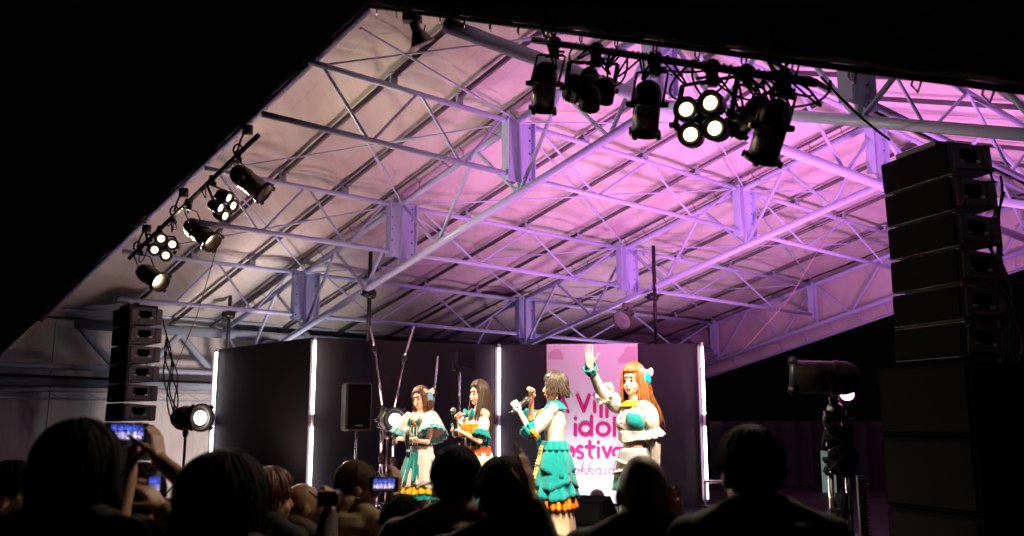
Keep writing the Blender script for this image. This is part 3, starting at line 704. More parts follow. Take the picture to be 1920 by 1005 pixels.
# ------------------------------------------------------------------ loudspeaker columns
def array(name, label, corner, nrm, n, w, d, h, gap, tilt, lit=1.0, top_tilt=0.0):
    nrm = np.array([nrm[0], nrm[1], 0.0]); nrm /= np.linalg.norm(nrm)
    lat = np.array([-nrm[1], nrm[0], 0.0])                            # along the front
    if lat[1] < 0: lat = -lat                                         # away from the camera
    o = thing(name, label, 'loudspeaker', (corner[0], corner[1], 0), 'line array loudspeaker columns')
    z = corner[2]; cen = np.asarray(corner, float); bk = np.zeros(3)
    M3 = np.stack([lat, -nrm, np.array([0, 0, 1.0])], 1)
    for i in range(n):
        a = tilt * i + top_tilt; ca, sa = math.cos(a), math.sin(a)
        Rx = np.array([[1, 0, 0], [0, ca, sa], [0, -sa, ca]]); Q = M3 @ Rx
        def L(x, y, zz): return cen + M3 @ np.array([0, 0, 0]) + Q @ np.array([x, y, zz])
        c = MB(); vs = []
        for yy, hz in ((0.0, h), (d, h * .80)):
            for xx in (0, w):
                for zz in (-h / 2 - hz / 2, -h / 2 + hz / 2): vs.append(L(xx, yy, zz))
        c.add(vs, [(0, 1, 3, 2), (4, 6, 7, 5), (0, 4, 5, 1), (2, 3, 7, 6), (0, 2, 6, 4), (1, 5, 7, 3)])
        cab = c.build('cabinet', M_PAFRAME, o, False, True)
        gr = MB(); gr.bbox(L(w / 2, -.012, -h / 2), (w - .01, .022, h - .012), Q, .008); gr.build('grille', M_GRILLE, cab, False, True)
        r1 = MB(); r1.bbox(L(-.004, d * .46, -h * .42), (.014, d * .40, h * .40), Q, .006); r1.build('side_recess', M_BLACKM, cab, False, True)
        for yy in (.10, .86): MB().bbox(L(-.012, d * yy, -h * .5), (.022, d * .14, h * .86), Q, .006).build('rigging_plate', M_PAFRAME, cab, False, True)
        MB().bbox(L(-.012, d * .5, -h * .80), (.018, d * .6, h * .10), Q, .004).build('rigging_plate', M_PAFRAME, cab, False, True)
        MB().bbox(L(-.016, d * .64, -h * .60), (.012, d * .10, h * .10), Q, .003).build('connector_plate', mat('pale_label_plate', (.55, .53, .50), .4), cab, False, True); MB().bbox(L(-.016, d * .24, -h * .60), (.012, d * .10, h * .07), Q, .003).build('connector_plate', MATS['pale_label_plate'], cab, False, True)
        pn = MB()
        for yy in (.06, .12, .80, .92):
            for zz in (.12, .88): q = L(-.024, d * yy, -h * zz); pn.tube(q, q - lat * .012, .010, seg=8)
        tag(pn.build('rigging_pin', M_BLACK, cab, False, True), kind='stuff')
        cen = cen + Q @ np.array([0, 0, -(h + gap)])
    fl = MB(); fl.box(np.asarray(corner) + M3 @ np.array([w / 2, d / 2, .03]), (w * .6, d * .9, .04), M3); fl.build('flying_frame', M_BLACK, o, False, True)
    return o, cen, M3
lpa, lend, lM = array('line_array', 'dark grey column of stacked loudspeakers at the far left of the stage', at(246, 574, 13.2), -JV, 8, .70, .47, .268, .014, R(.5), top_tilt=R(-1))
rpa, rend, rM = array('line_array', 'tall black hanging loudspeaker column at the right, in front of the roof', at(1776, 264, 6.7), (-.94, -.34), 6, .70, .43, .262, .018, R(1.2), top_tilt=R(-3))
# ground stack under each column
for lab, e, M3, zt in (('black loudspeaker stack standing under the far left column', lend, lM, None), ('tall black loudspeaker stack in the dark under the right column', rend, rM, None)):
    o = thing('loudspeaker_stack', lab, 'loudspeaker', (e[0], e[1], 0)); top = e[2] - .03; nb2 = max(1, round((top) / .55)); hh = top / nb2
    near = lab.startswith('tall')
    for k in range(nb2):
        c = np.array([e[0], e[1], hh * (k + .5)]) + M3 @ np.array([.35 if not near else .30, .30 if not near else .62, 0])
        b = MB(); b.bbox(c, (.78 if not near else .95, .62 if not near else 1.5, hh - .012), M3, .012); cb_ = b.build('cabinet', M_BLACKM, o, False, True)
        b = MB(); b.bbox(c - M3 @ np.array([0, .318 if not near else .76, 0]), (.70 if not near else .86, .02, hh - .07), M3, .006); b.build('grille', M_GRILLE, cb_, False, True)
        b = MB(); b.bbox(c - M3 @ np.array([.395 if not near else .48, 0, 0]), (.014, .16, .07), M3, .006); b.build('side_handle', M_BLACK, cb_, False, True)
# cables of the right column
rc = thing('cable_bundle', 'loose bundle of cables falling beside the right loudspeaker column', 'cable', at(1880, 700, 7.1) * np.array([1, 1, 0]))
for k in range(7):
    a = at(1848 + 5 * k, 300 + 30 * k, 7.15); b = at(1880 + 6 * k, 690 + 3 * k, 7.2)
    MB().path([a + (b - a) * t + np.array([.10 * math.sin(t * 4 + k) * (1 - t) + .02 * math.sin(t * 17 + k), 0, -.25 * math.sin(t * math.pi) * (k % 3 == 0)]) for t in np.linspace(0, 1, 20)], .010, 6).build('cable', M_CABLE if k % 3 else M_RUST, rc, True, True)
a, b = at(1540, 145, 6.2), at(1668, 262, 6.9)
o = thing('steel_cable', 'black steel cable running from the lighting bar down to the right column', 'cable', (a + b) / 2); MB().path(sag(a, b, .03), .010, 6).build('cable', M_CABLE, o, True, True)
o = thing('coiled_cable', 'thin cables hanging beside the left loudspeaker column', 'cable', at(315, 700, 13.6))
for k in range(5):
    a = at(306 + 3 * k, 600 + 16 * k, 13.7); b = at(322 + 4 * k, 790, 13.6); MB().path([a + (b - a) * t + np.array([.12 * math.sin(t * 5 + k * 2) * t * (1 - t) * 3, 0, 0]) for t in np.linspace(0, 1, 16)], .011, 6).build('cable', M_CABLE, o, True, True)
o = thing('thin_rope', 'thin pale rope slanting from the lamps down past the left column', 'rope', at(370, 600, 11))
MB().path([at(424, 405, 10.2), at(370, 590, 11.2), at(328, 690, 12.0)], .006, 5).build('rope', M_RUST, o, True, True)
o = thing('pink_rope', 'thin reddish rope slanting across the rear gable to the backdrop', 'rope', at(1460, 560, 13))
MB().path([at(1575, 400, 12.0), at(1480, 560, 12.8), at(1395, 655, 13.4)], .0045, 5).build('rope', mat('red_rope', (.36, .22, .19), .8), o, True, True)

# ------------------------------------------------------------------ stands and stage gear
def tripod(o, base, r, h, m, n=3, a0=.3, rr=.012):
    base = np.asarray(base, float)
    for k in range(n):
        a = a0 + k * 2 * math.pi / n; foot = base + np.array([math.cos(a) * r, math.sin(a) * r, .015])
        MB().tube(base + np.array([0, 0, h]), foot, rr, rr * .8, 8).build('leg', m, o, True, True)
        MB().tube(base + np.array([0, 0, h * .35]), base * .45 + (base + np.array([0, 0, h])) * .275 + foot * .275 + np.array([0, 0, 0]), rr * .6, seg=6).build('brace', m, o, True, True)
def stand(name, label, px, ytop, Y, mt=None, z0=STAGE_Z, r=.017, legr=.42, group=None):
    p = at(px, ytop, Y); o = thing(name, label, 'stand', (p[0], p[1], z0), group); mt = mt or M_CHROME
    MB().tube((p[0], p[1], z0 + .25), (p[0], p[1], z0 + (p[2] - z0) * .55), r * 1.25, seg=12).build('lower_tube', mt, o, True, True)
    MB().tube((p[0], p[1], z0 + (p[2] - z0) * .5), p, r, seg=12).build('upper_tube', mt, o, True, True)
    MB().tube((p[0], p[1], z0 + (p[2] - z0) * .5), (p[0], p[1], z0 + (p[2] - z0) * .57), r * 1.8, seg=12).build('collar', M_BLACK, o, True, True)
    tripod(o, (p[0], p[1], z0), legr, .55, mt, 3, px * .1)
    return o, p
def floor_spot(px, py, Y, aimx, aimY, aimz, lab, slab, s=1.25, watts=60):
    stand('lamp_stand', slab, px - 4, py + 26, Y, M_BLACK)
    pos = at(px, py, Y); q = at(px - 4, py + 28, Y)
    o = par(lab, pos, at(aimx, 800, aimY) * np.array([1, 1, 0]) + np.array([0, 0, aimz]), q, 'lens_cool', watts, 60, (1, .96, .98), 'lit spotlights on stands', s, 'stand_spotlight')
floor_spot(352, 784, 11.0, 1500, 6.0, 1.9, 'lit round spotlight on a stand beside the left loudspeaker column', 'black stand carrying the spotlight beside the left column', 1.45, 30)
floor_spot(731, 788, 10.6, 1350, 4.5, 1.9, 'lit round spotlight on a stand beside the leftmost singer', 'stand carrying the spotlight beside the leftmost singer', 1.25, 40)
for lab, bx, by, pts, Y in (('chrome boom stand whose arm leans left in front of the backdrop', 717, 765, [(718, 768), (703, 655), (694, 612)], 11.3), ('chrome boom stand whose arm leans right in front of the backdrop', 739, 772, [(738, 774), (758, 672), (776, 612)], 11.1), ('thin chrome stand between the two left singers', 808, 800, [(808, 802), (814, 735), (821, 668)], 11.4)):
    o, p = stand('boom_stand', lab, bx, by, Y, M_CHROME, r=.020, group='chrome boom stands')
    MB().path([at(x, y, Y + .05 * i) for i, (x, y) in enumerate(pts)], .013, 8).build('boom_arm', M_CHROME, o, True, True)
    q = at(pts[1][0], pts[1][1], Y + .03); MB().ell(q, (.03, .03, .05)).build('clutch', M_BLACK, o, True, True)
    q = at(pts[0][0], pts[0][1], Y); c = MB(); c.ell(q, (.035, .035, .045)); c.tube(q, q + np.array([.08, 0, 0]), .012); c.build('boom_joint', M_BLACK, o, True, True)
# stage speaker on its stand
o, p = stand('speaker_stand', 'tripod stand under the black stage loudspeaker', 668, 806, 11.9, M_CHROME)
sp_o = thing('stage_loudspeaker', 'black loudspeaker box on a stand in front of the backdrop', 'loudspeaker', p)
m = np.array(Matrix.Rotation(R(22), 3, 'Z')); c = at(668, 763, 11.9)
MB().bbox(c, (.34, .34, .62), m, .025).build('cabinet', mat('satin_black_cabinet', (.022, .021, .022), .5, bump=.1, bscale=200), sp_o, False, True)
MB().bbox(c + m @ np.array([0, -.178, .0]), (.30, .02, .57), m, .01).build('grille', M_GRILLE, sp_o, False, True)
MB().bbox(c + m @ np.array([0, -.190, -.24]), (.10, .006, .02), m, .002).build('badge', M_CHROME, sp_o, False, True)
# small black satellite loudspeaker on a pole
o, p = stand('lamp_stand', 'slim pole behind the long haired singer carrying a small black lamp', 862, 692, 11.6, M_CHROME, r=.013)
hd = thing('wash_lamp', 'small black wash lamp on top of a slim pole', 'lamp', at(866, 675, 11.6)); c = at(868, 674, 11.6); Rz = np.array(Matrix.Rotation(R(30), 3, 'Z'))
vs = [c + Rz @ np.array([x * sc_, y, z * sc_ - .02 * (y > 0)]) for y, sc_ in ((-.10, 1.0), (.12, .55)) for x, z in ((-.12, -.09), (.12, -.13), (.12, .10), (-.12, .15))]
b = MB(); b.add(vs, [(0, 1, 2, 3), (7, 6, 5, 4)] + [(i_, 4 + i_, 4 + (i_ + 1) % 4, (i_ + 1) % 4) for i_ in range(4)]); b.build('lamp_body', M_BLACK, hd, False, True)
MB().path([c + np.array([-.13, 0, 0]), c + np.array([-.13, 0, -.13]), c + np.array([.0, 0, -.16])], .012, 6).build('yoke', M_BLACK, hd, True, True)
# black poles clamped to the trusses
for lab, px, y0, y1, Y, cy in (('black pole clamped to the first roof truss', 695, 472, 640, 12.35, 551), ('black pole clamped to the second roof truss', 1225, 461, 648, 14.3, 557), ('short black pole above the black panel at the left', 432, 551, 660, 14.6, 590)):
    a, b = at(px, y0, Y), at(px, y1, Y); b = np.array([a[0], a[1], b[2]]); o = thing('clamped_pole', lab, 'pole', b, 'black poles under the roof')
    MB().tube(a, b, .030, seg=10).build('pole_tube', mat('worn_black_pipe', (.03, .026, .026), .5, metal=.4, var=.6, scale=30), o, True, True)
    c = at(px, cy, Y); k = MB(); k.tube(c - JV * .05, c + JV * .05, .07, seg=12); k.box(c - JV * .06, (.12, .1, .08)); k.tube(c, c - JV * .1 + PV * .1, .02); k.build('swivel_clamp', M_BLACK, o, True, True)
# floor monitor
c = onz(1102, 984, STAGE_Z); mo = thing('floor_monitor', 'black wedge floor monitor in front of the banner', 'loudspeaker', c)
mm = np.array(Matrix.Rotation(R(-30), 3, 'Z')); b = MB()
pr = [(-.20, 0), (.22, 0), (.22, .12), (.02, .33), (-.20, .28)]
vs = [c + mm @ np.array([sx * .28, y, z]) for sx in (-1, 1) for y, z in pr]; b.add(vs, [(0, 1, 2, 3, 4), (9, 8, 7, 6, 5)] + [(i, 5 + i, 5 + (i + 1) % 5, (i + 1) % 5) for i in range(5)])
b.build('cabinet', M_BLACKM, mo, False, True)
b = MB(); b.bbox(c + mm @ np.array([0, -.206, .14]), (.5, .012, .22), mm, .004); b.build('grille', M_GRILLE, mo, False, True)
# big spotlight on its cabled stand at the right
p = at(1566, 770, 6.0); tw = thing('lamp_stand', 'heavy lamp stand wrapped in cables at the right, in front of the dark', 'stand', (p[0], p[1], 0))
for dx in (-.055, .055): MB().tube((p[0] + dx, p[1], .1), (p[0] + dx, p[1], p[2]), .020, seg=12).build('upright', M_CHROME, tw, True, True)
for z in np.linspace(.3, p[2] - .05, 6): MB().bbox((p[0], p[1], z), (.16, .05, .035), None, .006).build('cross_plate', M_BLACK, tw, False, True)
b_ = MB(); b_.bbox((p[0] + .01, p[1] - .02, 1.58), (.13, .12, .30), None, .04); b_.ell((p[0] + .05, p[1] - .03, 1.52), (.075, .07, .09)); b_.build('dimmer_box', M_BLACKM, tw, True, True)
for k in range(9):
    z = random.uniform(1.42, 1.72); a = random.uniform(0, 6.28)
    MB().path([(p[0] + .075 * math.cos(a + t) * (1 + .3 * math.sin(3 * t + k)), p[1] - .02 + .06 * math.sin(a + t), z + .05 * math.sin(2 * t + k)) for t in np.linspace(0, 7, 26)], .013, 6).build('wrapped_cable', M_CABLE, tw, True, True)
for k in range(5): MB().path([(p[0] + .02 * k - .04 + .04 * math.sin(t * 6 + k), p[1] + .03 * math.cos(t * 5 + k), 1.3 - 1.25 * t) for t in np.linspace(0, 1, 16)], .010, 6).build('hanging_cable', M_CABLE, tw, True, True)
for dx, dy, mtr in ((-.62, -.25, M_CHROME), (.55, .2, M_CHROME), (-.35, -.65, M_BLACK)):
    MB().tube((p[0], p[1], 1.18), (p[0] + dx, p[1] + dy, .02), .018, seg=10).build('leg', mtr, tw, True, True); MB().tube((p[0], p[1], .80), (p[0] + dx * .40, p[1] + dy * .40, .72), .012, seg=8).build('brace', mtr, tw, True, True)
pos = at(1556, 708, 6.0)
par('large spotlight with a purple glint on the heavy stand at the right', pos, pos + np.array([-1.0, .35, .06]), at(1566, 768, 6.0), 'lens', 0, s=1.12, group='lit spotlights on stands', name='stand_spotlight', dark=True)
pk = thing('wash_lamp', 'small pink glowing lamp tucked behind the large spotlight at the right', 'lamp', look(at(1588, 740, 6.2), at(1588, 740, 6.2) + np.array([-.25, -.9, .3])), 'colour wash lamps on the stage floor')
MB().lathe([(.001, .10), (.04, .10), (.055, .06), (.058, -.02), (.05, -.022), (.048, -.01)], 18).build('lamp_body', M_BLACK, pk); MB().lathe([(.001, -.018), (.046, -.012)], 16).build('lens', emit('pink_glint', (1, .18, .9), 8), pk)
MB().tube((0, 0, .08), (-.02, .0, .2), .012).build('bracket', M_BLACK, pk)
# slatted post
p0 = at(1616, 892, 5.6); sl_o = thing('slatted_post', 'pale ribbed post in front of the black loudspeaker stack', 'post', (p0[0], p0[1], 0)); M_AL = mat('dull_aluminium', (.22, .21, .20), .5, metal=.5)
MB().bbox((p0[0], p0[1] + .02, p0[2] / 2), (.05, .03, p0[2]), None, .004).build('back_channel', M_AL, sl_o, False, True)
rib = MB().bbox((0, 0, 0), (.066, .02, .008), None, .002).mesh('rib', M_AL, False)
for k in range(int(p0[2] / .0165)): link_mesh('rib', rib, sl_o, Matrix.Translation((0, -.006, .012 + k * .0165)))
# far right: dim drape, railing and lit doorway
fd = thing('far_drape', 'dim grey drape hanging in the dark behind the right side of the stage', 'drape', at(1500, 900, 17) * np.array([1, 1, 0])); P = np.zeros((60, 12, 3))
for i in range(60):
    for k in range(12):
        q = at(1335 + (1660 - 1335) * i / 59, 880, 17.0); q[1] += .06 * noise1(i * .8, seed=4); q[2] = .02 + 1.75 * k / 11 * 1.0; P[i, k] = q
MB().grid(P).build('drape_cloth', mat('grey_drape', (.007, .007, .0065), .85), fd, True, True)
fp = thing('frosted_panel', 'small pale green panel glimpsed behind the heavy lamp stand', 'panel', at(1552, 945, 15.5) * np.array([1, 1, 0]))
a, b = at(1536, 845, 15.5), at(1572, 945, 15.5); MB().bbox((a + b) / 2, (abs(b[0] - a[0]), .02, abs(b[2] - a[2])), None, .006).build('pane', emit('dim_green_window', (.36, .56, .48), .15), fp, False, True); MATS['dim_green_window'].node_tree.nodes['Principled BSDF'].inputs['Base Color'].default_value = (.03, .04, .035, 1)
for x in (a[0], b[0]): MB().tube((x, a[1], 0), (x, a[1], a[2] + .03), .02, seg=8).build('panel_post', M_BLACKM, fp, True, True)
rl = thing('barrier_rail', 'pale barrier rail at the foot of the backdrop on the right', 'barrier', at(1345, 930, 12.9) * np.array([1, 1, 0]) + np.array([0, 0, 0])); a, b = at(1322, 903, 12.9), at(1420, 903, 12.9)
MB().tube(a, b, .022).build('top_rail', M_AL, rl, True, True)
for t in (0, .5, 1): q = a + (b - a) * t; MB().tube((q[0], q[1], 0), q, .018).build('rail_post', M_AL, rl, True, True)

# ------------------------------------------------------------------ wash lamps on the stage floor; warm, mauve and extra pink ones are added
M_PINK = emit('pink_lit_lens', (1.0, .25, .85), 3.0); M_VIO = emit('violet_lit_lens', (.6, .3, 1.0), 3.0)
def wash(label, pos, aim, watts, ang, col, ml):
    m = look(pos, aim); o = thing('wash_lamp', label, 'lamp', m, 'colour wash lamps on the stage floor')
    MB().lathe([(.001, .12), (.06, .12), (.09, .09), (.10, .02), (.10, -.05), (.09, -.052), (.085, -.03)], 22).build('lamp_body', M_BLACK, o)
    MB().lathe([(.001, -.034), (.085, -.034)], 22).build('lens', ml, o)
    X = np.array(m.col[0][:3]); p = np.array(pos); y = MB(); y.path([p + X * .12, p + X * .12 - np.array([0, 0, p[2] - STAGE_Z - .015]), p - X * .12 - np.array([0, 0, p[2] - STAGE_Z - .015]), p - X * .12], .011, 6); y.tube(p - X * .13, p + X * .13, .012)
    y.build('floor_bracket', M_BLACK, o, True, True)
    spot('lamp_light', o, Matrix.Translation((0, 0, -.07)), watts, ang, col, .7, .28)
def fl(j, p): return g(j, p, STAGE_Z + .17)
PK = (1, .27, .76)
wash('pink wash lamp on the stage floor nearest the right column', fl(0.9, -4.4), rp(3.4, -1.9), 900, 100, PK, M_PINK)
wash('pink wash lamp on the stage floor, second from the right column', fl(0.5, -3.6), rp(3.2, -1.0), 640, 100, PK, M_PINK)  # extra lamp, added to split the pink wash and soften truss shadows
wash('pink wash lamp on the stage floor behind the waving singer', fl(1.2, -2.2), rp(3.0, .2), 240, 84, PK, M_PINK)  # another added pink lamp, spreads the wash so shadows fade
wash('pink wash lamp on the stage floor behind the singers', fl(5.2, -3.4), rp(6.0, -1.2), 560, 110, (1, .30, .80), M_PINK)
wash('mauve wash lamp on the floor behind the backdrop', fl(6.0, 3.4), rp(5.5, 2.8), 170, 140, (.95, .55, .75), M_PINK)  # added unseen lamp, lifts the dark roof above the backdrop
wash('warm wash lamp on the stage floor between the two left singers', fl(-.6, -.4), rp(-1.3, -.8), 84, 150, (1, .53, .48), M_WARM)  # added unseen lamp, brightens the left roof bay
wash('warm wash lamp on the stage floor beside the leftmost singer', fl(-1.0, 1.6), rp(-1.3, 1.4), 78, 150, (1, .55, .50), M_WARM)  # second added roof lamp, spaced so truss shadows even out
wash('warm wash lamp on the stage floor in front of the black panel', fl(-1.2, 3.5), rp(-1.5, 3.4), 58, 150, (1, .66, .60), M_WARM)  # third added roof lamp, carries the warm fill further left
bq = onseg(1120, 940, .75); bq[2] = STAGE_Z + .17
wash('pale wash lamp on the floor at the foot of the banner', bq, onseg(1112, 880, .0), 44, 120, (.92, .82, 1), M_COOL)
wash('warm wash lamp on the stage floor at the left', fl(0.4, 4.3), g(-2.2, 7.9, 3.0), 240, 150, (1, .80, .73), M_WARM)  # added unseen lamp, brightens the side wall and lower left roof

# ------------------------------------------------------------------ people
def remesh(o, vox, it=3):
    r = o.modifiers.new('skin', 'REMESH'); r.mode = 'VOXEL'; r.voxel_size = vox; r.use_smooth_shade = True
    s = o.modifiers.new('smooth', 'SMOOTH'); s.factor = .5; s.iterations = it
    return o
def nrmz(v): v = np.asarray(v, float); return v / (np.linalg.norm(v) + 1e-9)
def ik(s, t, a, b, pole):
    s, t = np.asarray(s, float), np.asarray(t, float); d = t - s; L = min(np.linalg.norm(d), (a + b) * .995); d = nrmz(d); t = s + d * L
    x = (a * a - b * b + L * L) / (2 * L); h = math.sqrt(max(a * a - x * x, 0)); n = np.asarray(pole, float); n = nrmz(n - d * (n @ d))
    return s + d * x + n * h, t
def hand(mb, w, d, n, s, curl=.5, spread=.25, k=1.0):
    """w wrist, d towards the fingers, n out of the palm, s towards the thumb; curl 0 flat .. 1 fist"""
    d, n, s = nrmz(d), nrmz(n), nrmz(s)
    n = nrmz(n - d * (n @ d)); s = nrmz(s - d * (s @ d) - n * (s @ n))
    for q in (-.026, -.009, .009, .026): mb.cap(w + (d * .012 + s * q * .8) * k, w + (d * .078 + s * q) * k, .015 * k, .013 * k, 8)
    for q, L, r in ((.029, .070, .0072), (.0095, .079, .0076), (-.0105, .073, .0072), (-.030, .057, .0064)):
        p = w + (d * .082 + s * q) * k; dd = nrmz(d + s * q * spread * 12); seg = L * k / 2.6
        a = 0
        for i, c in enumerate((.55, 1.1, .9)):
            a += curl * c; v = dd * math.cos(a) + n * math.sin(a); e = p + v * seg * (1.15 - .15 * i); mb.cap(p, e, r * k * (1 - .08 * i), r * k * (.94 - .08 * i), 8); p = e
    p = w + (d * .025 + s * .026) * k; v = nrmz(s * (.9 - .35 * curl) + d * .65 + n * .55 * curl)
    for i in range(3):
        e = p + v * .032 * k; mb.cap(p, e, (.0125 - .0015 * i) * k, (.011 - .0015 * i) * k, 8); p = e; v = nrmz(v + n * .45 * curl + d * .25)
def headframe(k, yaw, pitch, tilt=0.0, hunch=0.0):
    m = Matrix.Rotation(yaw, 4, 'Z') @ Matrix.Rotation(pitch, 4, 'X') @ Matrix.Rotation(tilt, 4, 'Y')
    base = np.array([0, hunch * .9, 1.375 * k - hunch])
    def H(p): q = np.array((m @ Vector(p))); return base + q * 1.0
    return H, np.array(m)[:3, :3]
def head(mb, H, M, k, fine=True):                                     # head frame origin: top of the neck; +y face, z up
    mb.ell(H((0, -.012 * k, .125 * k)), (.074 * k, .092 * k, .096 * k), M, 20, 14); mb.ell(H((0, .018 * k, .055 * k)), (.057 * k, .066 * k, .062 * k), M, 18, 12)
    mb.ell(H((0, .052 * k, .018 * k)), (.026 * k, .024 * k, .020 * k), M)
    for sx in (-1, 1):
        mb.ell(H((sx * .034 * k, .052 * k, .062 * k)), (.024 * k, .022 * k, .024 * k), M)
        mb.ell(H((sx * .077 * k, -.012 * k, .092 * k)), (.010 * k, .020 * k, .030 * k), M)
    mb.cap(H((0, .078 * k, .108 * k)), H((0, .096 * k, .072 * k)), .008 * k, .0125 * k, 8)
    mb.ell(H((0, .074 * k, .135 * k)), (.045 * k, .014 * k, .012 * k), M)
    mb.ell(H((0, .074 * k, .042 * k)), (.022 * k, .012 * k, .012 * k), M)
M_EYE = mat('dark_eye', (.02, .014, .012), .25); M_LIP = mat('rose_lip', (.50, .10, .10), .4); M_TEETH = mat('teeth', (.85, .82, .78), .3)
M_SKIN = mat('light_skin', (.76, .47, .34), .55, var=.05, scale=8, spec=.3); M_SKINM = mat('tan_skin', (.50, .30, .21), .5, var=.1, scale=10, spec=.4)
def face(o, H, M, k, smile=True, brow=M_EYE):
    for sx in (-1, 1):
        e = MB(); e.ell(H((sx * .030 * k, .077 * k, .100 * k)), (.0125 * k, .006 * k, .0065 * k), M, 10, 6); e.build('eye', M_EYE, o)
        e = MB(); e.path([H((sx * (.018 + .026 * t) * k, (.085 - .012 * t * t) * k, (.120 + .006 * math.sin(t * 3)) * k)) for t in np.linspace(0, 1, 6)], .0032 * k, 5); e.build('eyebrow', brow, o)
    m_ = MB(); m_.path([H((x * k, (.087 - abs(x) * .35) * k, (.042 + (abs(x) * .42 if smile else 0)) * k)) for x in np.linspace(-.024, .024, 9)], [.003 * k + .005 * k * (1 - abs(t)) for t in np.linspace(-1, 1, 9)], 8); m_.build('mouth', M_LIP, o)
    if smile:
        t_ = MB(); t_.path([H((x * k, (.090 - abs(x) * .35) * k, (.0445 + abs(x) * .35) * k)) for x in np.linspace(-.014, .014, 7)], .0032 * k, 6); t_.build('teeth', M_TEETH, o)
def locks(mb, H, k, az0, az1, n, length, r=.016, flare=.0, wave=.0, start=.0, seed=1, back=0.0, lift=1.0, ends=.35):
    """tapered locks that lie on the skull from the crown and then fall; az 0 = face, 180 = nape (degrees)"""
    rs = random.Random(seed)
    for i in range(n):
        az = R(az0 + (az1 - az0) * (i + rs.random() * .8) / n); L = length * (1 - ends * rs.random() * .5); ph = rs.random() * 6.28; lay = 1 + .10 * rs.random()
        pts = []; N = 15
        dx, dy = math.sin(az), math.cos(az); rad_x, rad_y = .083 * k * lay * lift, .101 * k * lay * lift
        arc_l = .17 * k
        for s in range(N):
            t = s / (N - 1); ll = t * L
            if ll < arc_l:
                e = R(88 - 88 * ll / arc_l); x = dx * rad_x * math.cos(e); y = -.012 * k + dy * rad_y * math.cos(e); z = .125 * k + .108 * k * lay * math.sin(e)
            else:
                q = ll - arc_l; x = dx * (rad_x + flare * q); y = -.012 * k + dy * (rad_y + flare * q) - back * q; z = .125 * k - q
            wv = wave * math.sin(t * 9 + ph) * t
            pts.append(np.array(H((x + wv * dy + .002 * math.sin(ph + s), y + wv * dx, z))))
        mb.path(pts, [r * k * (0.55 + .6 * math.sin(min(1, t * 1.6) * math.pi / 2)) * (1 - .75 * max(0, (t - .6) / .4)) for t in np.linspace(0, 1, N)], 6)
def scalp(mb, H, M, k, gro=1.0):
    mb.ell(H((0, -.020 * k, .132 * k)), (.080 * k * gro, .096 * k * gro, .100 * k * gro), M, 22, 14)
def ring(mb, zt, rt, zb, rb, asp=.78, n=16, amp=.02, c=(0, 0), cb=None, ph=0.0, rows=8, a0=0, a1=360, hem=.0, seg=None, M=None, o=None):
    """a gathered cloth ring (or part of one) hanging from zt to zb"""
    cb = cb or c; seg = seg or max(48, n * 8); full = a1 - a0 >= 359.9; P = np.zeros((rows, seg + 1, 3))
    for i in range(rows):
        v = i / (rows - 1)
        for q in range(seg + 1):
            a = R(a0 + (a1 - a0) * q / seg); w = math.sin(n * a + ph) + .45 * math.sin(2.3 * n * a + 1.3 + ph * 2 if not full else 2 * n * a + 1.3)
            rr = rt + (rb - rt) * (v ** .8) + amp * v ** 1.1 * w
            P[i, q] = (c[0] + (cb[0] - c[0]) * v + math.cos(a) * rr, c[1] + (cb[1] - c[1]) * v + math.sin(a) * rr * asp, zt + (zb - zt) * v + hem * v * math.sin(3 * a + ph))
    if M is not None: P = P @ np.asarray(M).T + np.asarray(o)
    mb.grid(P); return mb
def axis_m(d):
    d, u, w = frame_of(d); return np.stack([u, w if np.dot(np.cross(u, w), d) > 0 else -w, d], 1)
def thick(o, t=.004):
    s = o.modifiers.new('cloth_thickness', 'SOLIDIFY'); s.thickness = t; s.offset = 0; return o
class Body: pass
SLIM = Matrix.Diagonal((.92, .92, 1, 1))
